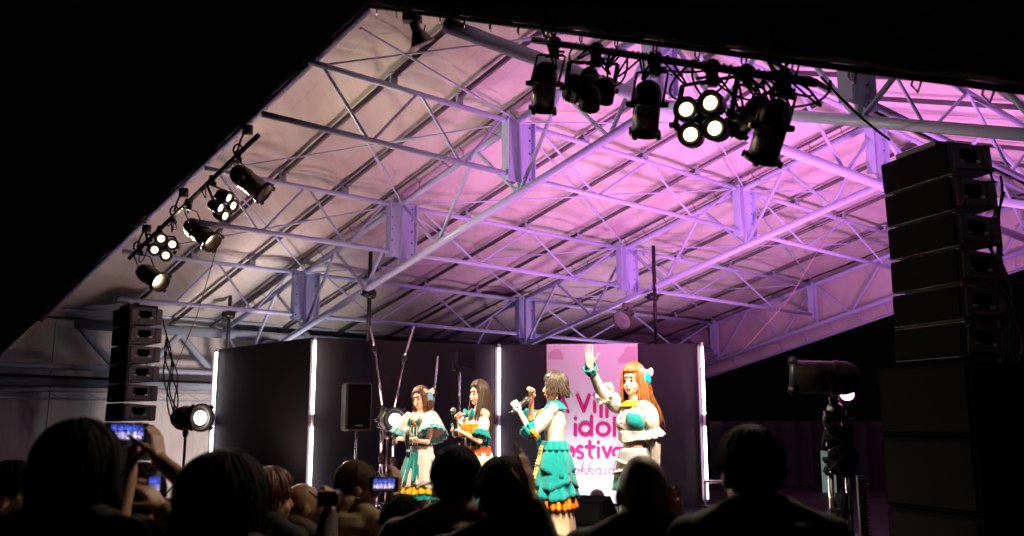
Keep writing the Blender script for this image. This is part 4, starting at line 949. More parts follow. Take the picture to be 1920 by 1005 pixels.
def human(label, px, Y, face_dir, h, z0, hands, headyaw=0, headpitch=0, headtilt=0, skin=None, vox=.0042, male=False, grp=None, poles=None, curl=(.5, .5), lean=0.0, palm=None, cat='person', nofinger=False, hunch=0.0):
    k = h / 1.6; B = Body(); B.k = k
    p = at(px, 800, Y); fx, fy = face_dir; L = math.hypot(fx, fy); th = math.atan2(-fx / L, fy / L)
    m = Matrix.Translation((p[0], p[1], z0)) @ Matrix.Rotation(th, 4, 'Z') @ (SLIM if z0 > .1 else Matrix.Identity(4)); o = thing('person', label, cat, m, grp); B.o = o; B.m = m; im = m.inverted()
    B.loc = lambda px_, py_, Y_: np.array(im @ V(at(px_, py_, Y_)))
    B.w = lambda q: np.array(m @ Vector(q))
    mb = MB(); sw = (.150 if not male else .192) * k
    sk = skin or M_SKIN
    for sx in (-1, 1):
        hip, kn, an = np.array([sx * .085, 0, .82]) * k, np.array([sx * .088, .012, .45]) * k, np.array([sx * .085, -.012, .075]) * k
        mb.cap(hip, kn, .082 * k, .054 * k); mb.cap(kn, an, .052 * k, .036 * k); mb.cap(np.array([sx * .089, -.018, .25]) * k, kn - np.array([0, .01, .06]) * k, .046 * k, .054 * k)
        mb.cap(an - np.array([0, .02, .045]) * k, an + np.array([sx * .01, .12, -.048]) * k, .034 * k, .028 * k)
    f = .86 if not male else 1.14
    mb.loft([(np.array([0, .0, z]) * k, rx * f * k, ry * f * k) for z, rx, ry in ((.76, .10, .09), (.80, .155, .112), (.88, .158, .112), (.96, .128, .094), (1.02, .116, .088), (1.10, .128, .096), (1.18, .145, .104), (1.25, .142, .096), (1.30, .115, .078), (1.335, .06, .055))], 28)
    if not male:
        for sx in (-1, 1): mb.ell(np.array([sx * .060, .062, 1.175]) * k, np.array([.056, .046, .056]) * k)
    H, M = headframe(k, headyaw, headpitch, headtilt, hunch); B.H, B.M = H, M
    mb.cap(np.array([0, -.012, 1.29]) * k, H((0, -.005 * k, .05 * k)), .050 * k * (1.15 if male else 1), .046 * k * (1.15 if male else 1))
    head(mb, H, M, k)
    B.arm = {}
    for i, sx in enumerate((1, -1)):                                  # 0: the person's right (+x), 1: left
        sh = np.array([sx * sw, -.005 * k, (1.285 if not male else 1.262) * k]); a, b = .265 * k, .235 * k
        t = hands[i]; t = np.array([sx * (sw + .06), .02, .78 * k]) if t is None else np.asarray(t, float)
        pole = (poles[i] if poles and poles[i] is not None else np.array([sx * .5, -.6, -.6]))
        el, wr = ik(sh, t, a, b, pole); B.arm[i] = (sh, el, wr)
        mb.cap(np.array([sx * sw * .55, -.005, 1.295 * k]), sh, .052 * k if not male else .06 * k, .042 * k if not male else .05 * k); fa = f if male else .84; mb.cap(sh, el, .042 * k * fa, .035 * k * fa); mb.cap(el, wr, .036 * k * fa, .024 * k * fa)
        d = nrmz(wr - el); pn = (palm[i] if palm and palm[i] is not None else np.array([-sx, .2, 0.])); 
        s = np.cross(pn, d) * (-sx if True else 1); hv = d if palm is None or len(palm) < 3 or palm[2 + i] is None else palm[2 + i]
        s = nrmz(np.cross(hv, pn)) * (1 if i == 0 else -1)
        hand(mb, wr, hv, pn, s, curl[i], .25, k * (1.02 if male else .92))
    B.body = mb.build('body', sk, o); remesh(B.body, vox, 3 if vox < .008 else 2)
    return B
def torso(B, name, m, rows, vox=.007, extra=None, g_=.012, f=1.0):
    k = B.k; mb = MB(); f = f if f > 1 else .86; mb.loft([(np.array([0, .0, z]) * k, (rx * f + g_) * k, (ry * f + g_) * k) for z, rx, ry in rows], 32)
    if extra: extra(mb)
    o = mb.build(name, m, B.o); remesh(o, vox, 3); return o
def microphone(label, a, b, group='hand microphones'):               # a: grille end, b: tail end (world)
    a, b = np.asarray(a, float), np.asarray(b, float); d = nrmz(b - a); L = np.linalg.norm(b - a); m = Matrix.Translation(V(a)) @ d_to(d); o = thing('microphone', label, 'microphone', m, group)
    MB().ell((0, 0, .012), (.026, .026, .028), None, 16, 10).build('grille', mat('steel_mesh', (.30, .29, .28), .35, metal=.9, bump=.5, bscale=400), o)
    MB().lathe([(.001, .03), (.024, .032), (.025, .042), (.021, .05), (.017, L - .05), (.017, L - .045), (.018, L - .04), (.018, L - .004), (.001, L)], 16).build('handle', M_BLACK, o)
    MB().lathe([(.019, L - .075), (.0195, L - .06), (.019, L - .055)], 16).build('coloured_band', mat('pale_blue_tape', (.25, .45, .70), .5), o)
def d_to(d): return V(d).to_track_quat('Z', 'Y').to_matrix().to_4x4()
C_TEAL = mat('teal_satin', (.0, .215, .215), .8, spec=.15, var=.12, scale=10, bump=.4, bscale=24, sheen=.3, bdist=.012); C_WHITE = mat('white_chiffon', (.70, .62, .56), .85, spec=.15, var=.05, scale=14, bump=.6, bscale=20, bdist=.014); C_CREAM = mat('cream_cotton', (.72, .62, .50), .85, spec=.15, var=.06, scale=12, bump=.6, bscale=18, bdist=.014)
C_YEL = mat('yellow_chiffon', (.80, .46, .02), .85, spec=.15, var=.12, scale=16); C_ORA = mat('orange_chiffon', (.85, .22, .012), .85, spec=.15, var=.15, scale=16); C_RED = mat('orange_red_satin', (.72, .11, .035), .8, spec=.15, var=.12, scale=12)
C_TRIM = mat('pale_teal_lace', (.12, .36, .40), .7, var=.25, scale=60); C_GREY = mat('grey_wool', (.27, .275, .29), .75, var=.08, scale=14); C_BEIGE = mat('sheer_beige_pleats', (.62, .42, .27), .65, var=.08, scale=10); C_GOLD = mat('gold_braid', (.62, .48, .14), .5, var=.35, scale=50)
C_BLUE = mat('sky_blue_ribbon', (.16, .42, .60), .5); C_PLAID = mat('dark_teal_plaid', (.03, .13, .15), .6, var=.5, scale=40)
HAIR_BR = mat_hair('brown_hair', (.15, .058, .026)); HAIR_DK = mat_hair('dark_brown_hair', (.060, .034, .024)); HAIR_AS = mat_hair('ash_brown_hair', (.050, .033, .023)); HAIR_OR = mat_hair('auburn_hair', (.30, .095, .028)); HAIR_BK = mat_hair('black_hair', (.005, .0045, .0045), .55)
def bow(B, c, M, s, m1, m2=None, par_=None):
    H = B.H; o = par_ or B.o
    for sx in (-1, 1):
        mb = MB(); mb.ell((sx * .045 * s, 0, .006 * s), (.048 * s, .020 * s, .034 * s), None, 14, 8); mb.ell((sx * .075 * s, 0, .012 * s), (.026 * s, .022 * s, .044 * s), None, 14, 8); vs = np.vstack(mb.v) @ np.asarray(M).T + c; mb.v = [vs]; mb.build('bow_loop', m1, o)
    if m2:
        mb = MB(); mb.ell((0, .012 * s, -.045 * s), (.055 * s, .022 * s, .05 * s), None, 14, 8); mb.ell((.03 * s, .012 * s, -.07 * s), (.03 * s, .02 * s, .04 * s), None, 12, 8); mb.ell((-.03 * s, .012 * s, -.07 * s), (.03 * s, .02 * s, .04 * s), None, 12, 8); vs = np.vstack(mb.v) @ np.asarray(M).T + c; mb.v = [vs]; mb.build('bow_tail', m2, o)
TOP_ROWS = [(1.00, .116, .088), (1.04, .117, .088), (1.10, .128, .096), (1.18, .146, .112), (1.25, .142, .096), (1.30, .115, .078), (1.325, .075, .06)]
def bust(k, gro=.012):
    def f(mb):
        for sx in (-1, 1): mb.ell(np.array([sx * .058, .064, 1.175]) * k, np.array([.060 + gro, .044 + gro, .062 + gro]) * k)
    return f
def sleeve(B, i, t0, t1, r0, r1, m, name='sleeve', n=9, amp=.012, rows=7, base=None):
    sh, el, wr = B.arm[i]; a = sh + (el - sh) * t0; b = sh + (el - sh) * t1; d = b - a; L = np.linalg.norm(d); mb = MB()
    ring(mb, 0, r0, L, r1, 1.0, n, amp, rows=rows, M=axis_m(d), o=a); return thick(mb.build(name, m, B.o))
def puff(B, i, p0, p1, r, m, name='puff_sleeve', vox=.009):
    mb = MB(); d = p1 - p0; L = np.linalg.norm(d); A = axis_m(d); c = (p0 + p1) / 2; mb.ell(c, (r, r, L * .62), A, 20, 12)
    for q in range(9): a = q * 2 * math.pi / 9; mb.cap(p0 + A @ np.array([math.cos(a) * r * .45, math.sin(a) * r * .45, 0]), p1 + A @ np.array([math.cos(a) * r * .55, math.sin(a) * r * .55, 0]), r * .28, r * .34, 8); mb.ell(c + A @ np.array([math.cos(a) * r * .62, math.sin(a) * r * .62, 0]), (r * .45, r * .45, L * .5), A, 10, 8)
    o = mb.build(name, m, B.o); remesh(o, vox, 2); return o

# --- leftmost singer
S1 = human('smiling singer in teal and white frills with yellow flower collar, hands folded at waist', 790, 8.9, (-.50, -.87), 1.50, STAGE_Z,
           [np.array([-.035, .20, 1.00]), np.array([.02, .235, 1.00])], headyaw=R(-6), headpitch=R(-4), headtilt=R(5), curl=(.9, .8), palm=[np.array([-.6, .2, -.7]), np.array([.6, -.1, -.6])], poles=[np.array([.7, -.5, -.6]), np.array([-.8, -.4, -.6])], grp='singers on the stage')
k = S1.k
face(S1.o, S1.H, S1.M, k, True, HAIR_BR)
torso(S1, 'bodice', C_TEAL, [(.96, .122, .09)] + TOP_ROWS[:4] + [(1.205, .14, .105)], extra=bust(k))
mb = MB(); mb.loft([(np.array([0, 0, z]) * k, rx * k, ry * k) for z, rx, ry in ((1.19, .162, .128), (1.25, .158, .112), (1.30, .135, .094), (1.33, .085, .07))], 30); remesh(mb.build('blouse_yoke', C_WHITE, S1.o), .008, 2)
for q in (-.03, 0, .03):
    mb = MB(); mb.path([np.array([q * (1 + j_ * .2), .115 + (.03 if z_ > 1.1 else 0), z_]) * k for j_, z_ in enumerate((.98, 1.05, 1.12, 1.19))], .005, 5); mb.build('bodice_lacing', C_WHITE, S1.o)
gl = 0
for t in range(26):
    a = 2 * math.pi * t / 26; q = np.array([math.cos(a) * (.125 + .012 * random.random()), .012 + math.sin(a) * .105, 1.305 - .055 * (math.sin(a) + .2)]) * k
    mb = MB(); mb.ell(q, (.026 + .008 * random.random()) * k, None, 8, 6)
    for e in range(5): mb.ell(q + np.array([random.uniform(-.02, .02), random.uniform(-.02, .02), random.uniform(-.02, .02)]), .016 * k, None, 7, 5)
    mb.build('flower', C_YEL if t % 3 else C_ORA, S1.o)
bow(S1, np.array([0, .135, 1.235]) * k, np.eye(3), .8, C_PLAID)
for i, sx in ((0, 1), (1, -1)):
    mb = MB(); ring(mb, 0, .055, .20, .135, 1.0, 8, .014, rows=8, M=axis_m(S1.arm[i][1] - S1.arm[i][0] + np.array([sx * .08, 0, 0])), o=S1.arm[i][0] + np.array([-sx * .02, 0, .035])); thick(mb.build('cape_sleeve', C_WHITE, S1.o))
    mb = MB(); ring(mb, .185, .130, .245, .158, 1.0, 14, .014, rows=5, M=axis_m(S1.arm[i][1] - S1.arm[i][0] + np.array([sx * .08, 0, 0])), o=S1.arm[i][0] + np.array([-sx * .02, 0, .035])); thick(mb.build('sleeve_frill', C_TRIM, S1.o))
thick(ring(MB(), .995 * k, .132, .94 * k, .138, .78, 10, .003).build('waistband', C_WHITE, S1.o))
thick(ring(MB(), .60 * k, .17, .465 * k, .215, .85, 16, .016).build('skirt_tier', C_TEAL, S1.o))
thick(ring(MB(), .68 * k, .16, .515 * k, .225, .85, 18, .018, hem=.012, ph=1).build('skirt_tier', C_YEL, S1.o))
thick(ring(MB(), .86 * k, .14, .585 * k, .218, .85, 13, .018, hem=.025, ph=2).build('skirt_tier', C_WHITE, S1.o))
thick(ring(MB(), .955 * k, .125, .66 * k, .216, .85, 11, .014, hem=.045, ph=.5).build('overskirt', C_TEAL, S1.o))
thick(ring(MB(), .95 * k, .132, .60 * k, .238, .85, 6, .014, a0=110, a1=195, hem=.04).build('side_drape', C_WHITE, S1.o)); thick(ring(MB(), .95 * k, .132, .64 * k, .235, .85, 6, .014, a0=-50, a1=25, hem=.04).build('side_drape', C_WHITE, S1.o))
hb = MB(); scalp(hb, S1.H, S1.M, k, 1.0); locks(hb, S1.H, k, 62, 298, 150, .34 * k, .0065, flare=-.08, wave=.010, seed=3); locks(hb, S1.H, k, 62, 298, 40, .36 * k, .003, flare=.02, wave=.02, seed=7, lift=1.06); locks(hb, S1.H, k, -50, 50, 34, .125 * k, .005, seed=4, lift=1.03, ends=.15); locks(hb, S1.H, k, 54, 74, 5, .30 * k, .010, seed=5); locks(hb, S1.H, k, 286, 306, 5, .30 * k, .010, seed=6); hb.build('hair', HAIR_BR, S1.o)
bow(S1, S1.H((-.085 * k, -.05 * k, .16 * k)), S1.M @ np.array(Matrix.Rotation(R(80), 3, 'Z')), .75, C_WHITE, C_BLUE)
microphone('black microphone held low by the leftmost singer', S1.w(np.array([-.01, .262, 1.075])), S1.w(np.array([-.03, .262, .83])))

# --- long haired singer
S2 = human('laughing singer with long dark hair, holding a microphone up with both hands', 897, 8.3, (-.86, -.52), 1.53, STAGE_Z,
           [np.array([.0, .245, 1.185]), np.array([-.02, .215, 1.08])], headyaw=R(2), headpitch=R(2), curl=(.95, .85), palm=[np.array([-.8, -.2, -.1]), np.array([.8, .1, .0])], poles=[np.array([.7, .1, -.9]), np.array([-.5, -.1, -.9])], grp='singers on the stage')
k = S2.k
face(S2.o, S2.H, S2.M, k, True, HAIR_DK)
torso(S2, 'blouse', C_WHITE, TOP_ROWS, extra=bust(k))
thick(ring(MB(), 1.075 * k, .148, .955 * k, .136, .76, 10, .003).build('plaid_corset', C_PLAID, S2.o))
for q in (-2.4, -1.9, -1.4, -.9): mb = MB(); mb.path([np.array([math.cos(-q) * .153, math.sin(-q) * .118, z_]) * 1 for z_ in (1.07 * k, .96 * k)], .005, 5); mb.build('corset_lacing', C_WHITE, S2.o)
mb = MB(); ring(mb, 1.20 * k, .165, 1.10 * k, .178, .92, 14, .012, a0=20, a1=160, c=(0, .012)); ring(mb, 1.17 * k, .168, 1.08 * k, .182, .92, 13, .012, a0=25, a1=155, c=(0, .012), ph=1); thick(mb.build('chest_frill', C_ORA, S2.o))
bow(S2, np.array([.0, .118, 1.285]) * k, np.eye(3), 1.0, C_TEAL)
thick(ring(MB(), 1.335 * k, .070, 1.30 * k, .092, .85, 9, .004).build('collar', C_WHITE, S2.o))
for i in (0, 1):
    sh, el, wr = S2.arm[i]; puff(S2, i, sh + (el - sh) * .18, sh + (el - sh) * .66, .056, C_WHITE); sleeve(S2, i, .62, .84, .070, .086, C_TEAL, 'sleeve_cuff', 12, .012)
thick(ring(MB(), .99 * k, .136, .90 * k, .158, .80, 8, .006).build('waist_sash', C_RED, S2.o))
thick(ring(MB(), .60 * k, .18, .46 * k, .205, .85, 15, .014).build('skirt_tier', C_TEAL, S2.o))
thick(ring(MB(), .72 * k, .17, .555 * k, .212, .85, 15, .016, ph=2).build('skirt_tier', C_YEL, S2.o))
thick(ring(MB(), .93 * k, .150, .62 * k, .216, .85, 11, .016, hem=.02, ph=1).build('overskirt', C_CREAM, S2.o))
hb = MB(); scalp(hb, S2.H, S2.M, k, 1.01); locks(hb, S2.H, k, 58, 302, 170, .60 * k, .0075, flare=.02, wave=.012, seed=13, back=.05); locks(hb, S2.H, k, 58, 302, 40, .62 * k, .003, flare=.07, wave=.02, seed=17, back=.08, lift=1.05); locks(hb, S2.H, k, -42, 42, 20, .125 * k, .007, seed=14, lift=1.03, ends=.1); locks(hb, S2.H, k, 60, 95, 12, .56 * k, .010, wave=.014, seed=15, flare=.06, back=-.10); locks(hb, S2.H, k, 265, 300, 12, .58 * k, .010, wave=.016, seed=16, flare=.06, back=-.14); hb.build('hair', HAIR_DK, S2.o)
microphone('microphone held at chin height by the long haired singer', S2.w(np.array([-.01, .285, 1.275])), S2.w(np.array([-.01, .245, 1.03])))

# --- short haired singer seen from behind
S3 = human('singer with short bobbed hair and tiered teal skirt, turned away with microphone', 1040, 7.4, (-.97, .22), 1.56, STAGE_Z,
           [np.array([-.02, .20, 1.36]), np.array([-.17, .285, 1.255])], headyaw=R(14), headpitch=R(0), curl=(.8, .9), palm=[np.array([-.6, .1, .2]), np.array([.75, .2, -.3]), None, np.array([.25, .55, .75])], poles=[np.array([.6, .3, -.9]), np.array([-.35, -.1, -.95])], grp='singers on the stage')
k = S3.k
torso(S3, 'blouse', C_CREAM, [(.96, .116, .09)] + TOP_ROWS, g_=.008, extra=bust(k, .006))
thick(ring(MB(), 1.365 * k, .062, 1.295 * k, .118, .85, 12, .007, c=(0, -.008)).build('collar', C_TEAL, S3.o))
mb = MB(); mb.ell(np.array([0, .13, 1.24]) * k, np.array([.085, .05, .055]) * k); mb.ell(np.array([-.05, .125, 1.20]) * k, np.array([.06, .045, .05]) * k); mb.ell(np.array([.05, .125, 1.20]) * k, np.array([.06, .045, .05]) * k); remesh(mb.build('chest_scarf', C_RED, S3.o), .008, 2)
mb = MB()
ring(mb, 0, .02, .055, .055, 1.0, 6, .012, M=np.array(Matrix.Rotation(R(-90), 3, 'X')), o=np.array([-.03, .11, 1.13]) * k)
for z_ in np.linspace(.98, 1.24, 9): mb.ell(np.array([-.045, .125 + .02 * math.sin((z_ - .98) * 12), z_]) * k, np.array([.020, .024, .024]) * k, None, 8, 6)
mb.build('front_frill', C_TEAL, S3.o)
for i in (0, 1):
    sh, el, wr = S3.arm[i]; puff(S3, i, sh + (el - sh) * .06, el - (el - sh) * .10, .056, C_CREAM)
    sleeve(S3, i, .90, 1.02, .062, .064, C_ORA, 'sleeve_band', 6, .002); d = nrmz(wr - el); mb = MB(); ring(mb, -.02, .050, .06, .078, 1.0, 10, .012, rows=6, M=axis_m(wr - el), o=el); thick(mb.build('sleeve_frill', C_TEAL, S3.o))
thick(ring(MB(), .62 * k, .175, .02 + .06, .215, .85, 13, .016, rows=14).build('long_pleated_skirt', C_BEIGE, S3.o))
thick(ring(MB(), .66 * k, .19, .50 * k, .228, .85, 22, .015, hem=.006).build('skirt_tier', C_ORA, S3.o))
thick(ring(MB(), .76 * k, .18, .585 * k, .240, .85, 12, .018, hem=.02, ph=1).build('skirt_tier', C_TEAL, S3.o))
thick(ring(MB(), .89 * k, .162, .675 * k, .228, .85, 8, .015, hem=.03, ph=2).build('skirt_tier', C_TEAL, S3.o))
thick(ring(MB(), 1.0 * k, .132, .775 * k, .208, .85, 7, .011, hem=.03).build('skirt_tier', C_TEAL, S3.o))
thick(ring(MB(), 1.04 * k, .142, .965 * k, .160, .82, 15, .009).build('waist_frill', C_TEAL, S3.o))
for q in (0, 1):
    mb = MB(); a0 = R(128 + q * 9)
    for z_ in np.linspace(.99, .70, 14): rr = .15 + (1.0 - z_) * .36; mb.ell(np.array([math.cos(a0 + .1 * math.sin(z_ * 60)) * rr, math.sin(a0) * rr * .86, z_ * k]), (.014, .014, .016), None, 7, 5)
    mb.path([np.array([math.cos(a0) * (.15 + (1 - z_) * .36), math.sin(a0) * (.15 + (1 - z_) * .36) * .86, z_ * k]) for z_ in np.linspace(1.0, .69, 6)], .009, 6); mb.build('gold_ribbon', C_GOLD, S3.o)
mb = MB(); c = np.array([math.cos(R(132)) * .265, math.sin(R(132)) * .23, .68 * k])
for e in range(8): mb.ell(c + np.array([random.uniform(-.035, .035), random.uniform(-.03, .03), random.uniform(-.05, .03)]), .022, None, 8, 6)
mb.build('ribbon_rosette', C_YEL, S3.o)
hb = MB(); scalp(hb, S3.H, S3.M, k, 1.03); locks(hb, S3.H, k, 40, 320, 190, .285 * k, .008, flare=.12, wave=.012, seed=23, ends=.3, lift=1.04); locks(hb, S3.H, k, 40, 320, 60, .28 * k, .0035, flare=.3, wave=.02, seed=27, ends=.6, lift=1.09); locks(hb, S3.H, k, -45, 45, 18, .145 * k, .010, seed=24, lift=1.04, ends=.1); hb.build('hair', HAIR_AS, S3.o)
face(S3.o, S3.H, S3.M, k, False, HAIR_AS)
mb = MB(); mb.ell(S3.H((-.06 * k, .06 * k, .195 * k)), (.03 * k, .014 * k, .014 * k), S3.M, 10, 6); mb.build('hair_clip', C_BLUE, S3.o)
microphone('microphone in the raised fist of the short haired singer', S3.w(np.array([-.03, .235, 1.345])), S3.w(np.array([-.245, .345, 1.225])))

# --- waving singer
S4 = human('waving singer with auburn hair and white bow, in white crop top and grey skirt', 1189, 6.5, (-.78, -.62), 1.57, STAGE_Z,
           [None, None], headyaw=R(12), headpitch=R(3), curl=(.12, .4), palm=None, grp='singers on the stage') if False else None
def s4():
    p = at(1189, 800, 6.5); th = math.atan2(.78, -.62); m = Matrix.Translation((p[0], p[1], STAGE_Z)) @ Matrix.Rotation(th, 4, 'Z') @ SLIM; im = m.inverted()
    hw = np.array(im @ V(at(1106, 688, 6.34))); lw = np.array(im @ V(at(1230, 900, 6.45)))
    return human('waving singer with auburn hair and white bow, in white crop top and grey skirt', 1189, 6.5, (-.78, -.62), 1.57, STAGE_Z, [hw, lw], headyaw=R(12), headpitch=R(3), curl=(.10, .35),
                 palm=[np.array([-.25, .9, .1]), np.array([.8, .2, 0]), np.array([.05, .0, 1.0]), None], poles=[np.array([.6, -.5, -.8]), np.array([-.6, -.8, 0])], grp='singers on the stage')
S4 = s4(); k = S4.k
face(S4.o, S4.H, S4.M, k, False, HAIR_OR)
torso(S4, 'crop_top', C_WHITE, [(1.065, .126, .096)] + TOP_ROWS[2:], g_=.012, extra=bust(k, .006))
thick(ring(MB(), 1.12 * k, .134, 1.045 * k, .136, .78, 5, .004, hem=.012).build('crop_top_hem', C_WHITE, S4.o))
mb = MB(); mb.ell(np.array([-.070, .066, 1.185]) * k, np.array([.074, .056, .064]) * k, None, 20, 12); mb.ell(np.array([-.035, .080, 1.215]) * k, np.array([.030, .042, .040]) * k); mb.ell(np.array([-.11, .045, 1.17]) * k, np.array([.036, .050, .045]) * k); remesh(mb.build('breast_panel', C_TEAL, S4.o), .007, 2)
for q in range(3): mb = MB(); mb.ell(np.array([.012, .135 - .004 * q, 1.21 - .035 * q]) * k, .008, None, 8, 6); mb.build('button', M_EYE, S4.o)
mb = MB(); ring(mb, 1.335 * k, .060, 1.295 * k, .098, .88, 10, .006, c=(0, .0), cb=(0, .012)); thick(mb.build('collar', C_YEL, S4.o))
for i, sx in ((0, 1), (1, -1)):
    sh, el, wr = S4.arm[i]
    puff(S4, i, sh + (el - sh) * .0, sh + (el - sh) * .60, .064, C_WHITE)
    mb = MB(); ring(mb, -.01, .052, .045, .082, 1.0, 9, .014, rows=6, M=axis_m(el - sh), o=sh + (el - sh) * .62); thick(mb.build('sleeve_frill', C_WHITE, S4.o))
    mb = MB(); mb.cap(el + (wr - el) * .12, wr - (wr - el) * .14, .040, .033); 
    if i == 0: mb.cap(sh + (el - sh) * .7, el, .044, .042)
    mb.cap(el, el + (wr - el) * .3, .042, .040); remesh(mb.build('detached_sleeve', C_WHITE, S4.o), .007, 2)
    if i == 0: mb = MB(); ring(mb, 0, .040, .065, .050, 1.0, 8, .004, rows=5, M=axis_m(wr - el), o=wr - nrmz(wr - el) * .06); thick(mb.build('cuff', C_TEAL, S4.o), .006)
thick(ring(MB(), .81 * k, .170, .70 * k, .188, .85, 9, .007).build('skirt_hem', C_TEAL, S4.o), .005)
thick(ring(MB(), 1.00 * k, .116, .785 * k, .176, .85, 7, .006, hem=.010).build('skirt', C_GREY, S4.o), .005)
for z_, tl in ((.90, .03), (.84, -.03)): mb = MB(); mb.path([np.array([math.cos(a) * (.124 + (1 - z_) * .27 + .008), math.sin(a) * (.124 + (1 - z_) * .27 + .008) * .85, z_ * k + tl * math.cos(a)]) for a in np.linspace(0, 2 * math.pi, 30)], .012, 6); mb.build('skirt_strap', C_CREAM, S4.o)
hb = MB(); scalp(hb, S4.H, S4.M, k, 1.02); locks(hb, S4.H, k, 60, 300, 160, .52 * k, .0075, flare=.14, wave=.018, seed=33, back=.18); locks(hb, S4.H, k, 60, 300, 45, .55 * k, .003, flare=.26, wave=.03, seed=37, back=.24, lift=1.05); locks(hb, S4.H, k, -50, 50, 34, .135 * k, .0055, seed=34, lift=1.04, ends=.1); locks(hb, S4.H, k, 58, 85, 9, .40 * k, .010, wave=.010, seed=35); locks(hb, S4.H, k, 275, 302, 9, .40 * k, .010, wave=.010, seed=36); hb.build('hair', HAIR_OR, S4.o)
bow(S4, S4.H((-.088 * k, -.045 * k, .165 * k)), S4.M @ np.array(Matrix.Rotation(R(75), 3, 'Z')), .72, mat('white_satin_bow', (.85, .78, .84), .45), mat('turquoise_bow', (.01, .42, .52), .45))

# ------------------------------------------------------------------ audience
SH_COL = {'black': (.010, .010, .011), 'char': (.028, .026, .026), 'beige': (.46, .36, .22), 'taupe': (.11, .09, .075), 'camo': (.16, .13, .07), 'grey': (.20, .18, .17), 'navy': (.015, .016, .025), 'white': (.5, .48, .46)}
def spectator(label, px, ytop, Y, fd, hair='short', shirt='black', hands=(None, None), yaw=0, pitch=0, poles=None, palm=None, curl=(.5, .5), hcol=None, male=True, skin=None, hv=1.0, wide=1.0, ls=False):
    zt = at(px, ytop, Y)[2]; h = zt + .055 - (.018 if hair != 'bald' else .004) - (.02 if hair == 'big' else 0); k = h / 1.6
    p = at(px, 800, Y); L = math.hypot(*fd); th = math.atan2(-fd[0] / L, fd[1] / L); im = (Matrix.Translation((p[0], p[1], 0)) @ Matrix.Rotation(th, 4, 'Z')).inverted()
    hl = [None if q is None else np.array(im @ V(at(*q))) for q in hands]
    B = human(label, px, Y, fd, h, 0, hl, headyaw=yaw, headpitch=pitch, skin=skin or M_SKINM, vox=.0085, male=male, poles=poles, palm=palm, curl=curl, grp='audience in front of the stage', hunch=.055)
    k = B.k; f = 1.14 if male else 1.0
    def sl(mb):
        for i, sx in ((0, 1), (1, -1)):
            sh, el, wr = B.arm[i]; mb.cap(np.array([sx * .05 * k, -.01, 1.335 * k]), sh + np.array([0, 0, -.004]), .052 * k, .060 * k); mb.cap(sh, sh + (el - sh) * (1.0 if ls else .72), .062 * k * f, .056 * k * f)
            if ls: mb.cap(el, el + (wr - el) * .88, .054 * k * f, .040 * k * f)
        mb.cap(np.array([0, -.02, 1.30 * k]), np.array([0, -.015, 1.345 * k]), .078 * k, .068 * k)
    torso(B, 'shirt', mat('shirt_' + shirt, SH_COL[shirt], .85, var=.15, scale=9, bump=.3, bscale=14), [(.82, .160, .118), (.90, .158, .116), (1.0, .140, .106), (1.10, .142, .110), (1.2, .150, .112), (1.27, .145, .104), (1.315, .11, .08)], .012, sl, .02, f)
    mb = MB(); mb.loft([(np.array([0, 0, z]) * k, rx * f * k, ry * f * k) for z, rx, ry in ((.74, .15, .12), (.82, .172, .126), (.92, .168, .122))], 24)
    for sx in (-1, 1): mb.cap(np.array([sx * .09, 0, .80]) * k, np.array([sx * .095, .01, .44]) * k, .098 * k, .074 * k); mb.cap(np.array([sx * .095, .01, .44]) * k, np.array([sx * .09, -.012, .10]) * k, .072 * k, .058 * k)
    remesh(mb.build('trousers', mat('dark_trousers', (.02, .02, .024), .85), B.o), .016, 2)
    hm = hcol or HAIR_BK; hb = MB(); sd = int(px)
    if hair == 'short': scalp(hb, B.H, B.M, k, .98); locks(hb, B.H, k, 50, 310, 110, .185 * k, .008, seed=sd, ends=.35, lift=.99 * hv, wave=.004); locks(hb, B.H, k, -52, 52, 30, .10 * k, .008, seed=sd + 1, lift=1.0 * hv); locks(hb, B.H, k, 0, 360, 80, .13 * k, .006, seed=sd + 2, lift=1.03 * hv, ends=.9, flare=.6)
    elif hair == 'spiky': scalp(hb, B.H, B.M, k, 1.0); locks(hb, B.H, k, 45, 315, 110, .20 * k, .008, seed=sd, lift=1.02, ends=.5, flare=.15); locks(hb, B.H, k, 0, 360, 140, .12 * k, .006, seed=sd + 2, lift=1.10, ends=1.1, flare=.6)
    elif hair == 'big': scalp(hb, B.H, B.M, k, 1.10 * wide); locks(hb, B.H, k, 40, 320, 170, .30 * k, .010, seed=sd, lift=1.20 * wide, wave=.010, flare=.05, ends=.4); locks(hb, B.H, k, 0, 360, 90, .22 * k, .006, seed=sd + 5, lift=1.26 * wide, wave=.012, flare=.3, ends=.9); locks(hb, B.H, k, -45, 45, 18, .13 * k, .014, seed=sd + 1, lift=1.12)
    elif hair == 'bob': scalp(hb, B.H, B.M, k, 1.06 * wide); locks(hb, B.H, k, 35, 325, 170, .27 * k, .009, seed=sd, lift=1.10 * wide, wave=.006, flare=.03, ends=.2); locks(hb, B.H, k, 0, 360, 70, .2 * k, .005, seed=sd + 5, lift=1.13 * wide, wave=.010, flare=.25, ends=.9); locks(hb, B.H, k, -40, 40, 18, .13 * k, .012, seed=sd + 1, lift=1.06)
    elif hair == 'fringe': locks(hb, B.H, k, 75, 285, 70, .05 * k, .010, seed=sd, lift=1.0); hb = MB(); hb.ell(B.H((0, -.030 * k, .10 * k)), (.079 * k, .085 * k, .07 * k), B.M, 22, 12)
    if hair != 'bald': hb.build('hair', hm, B.o)
    return B
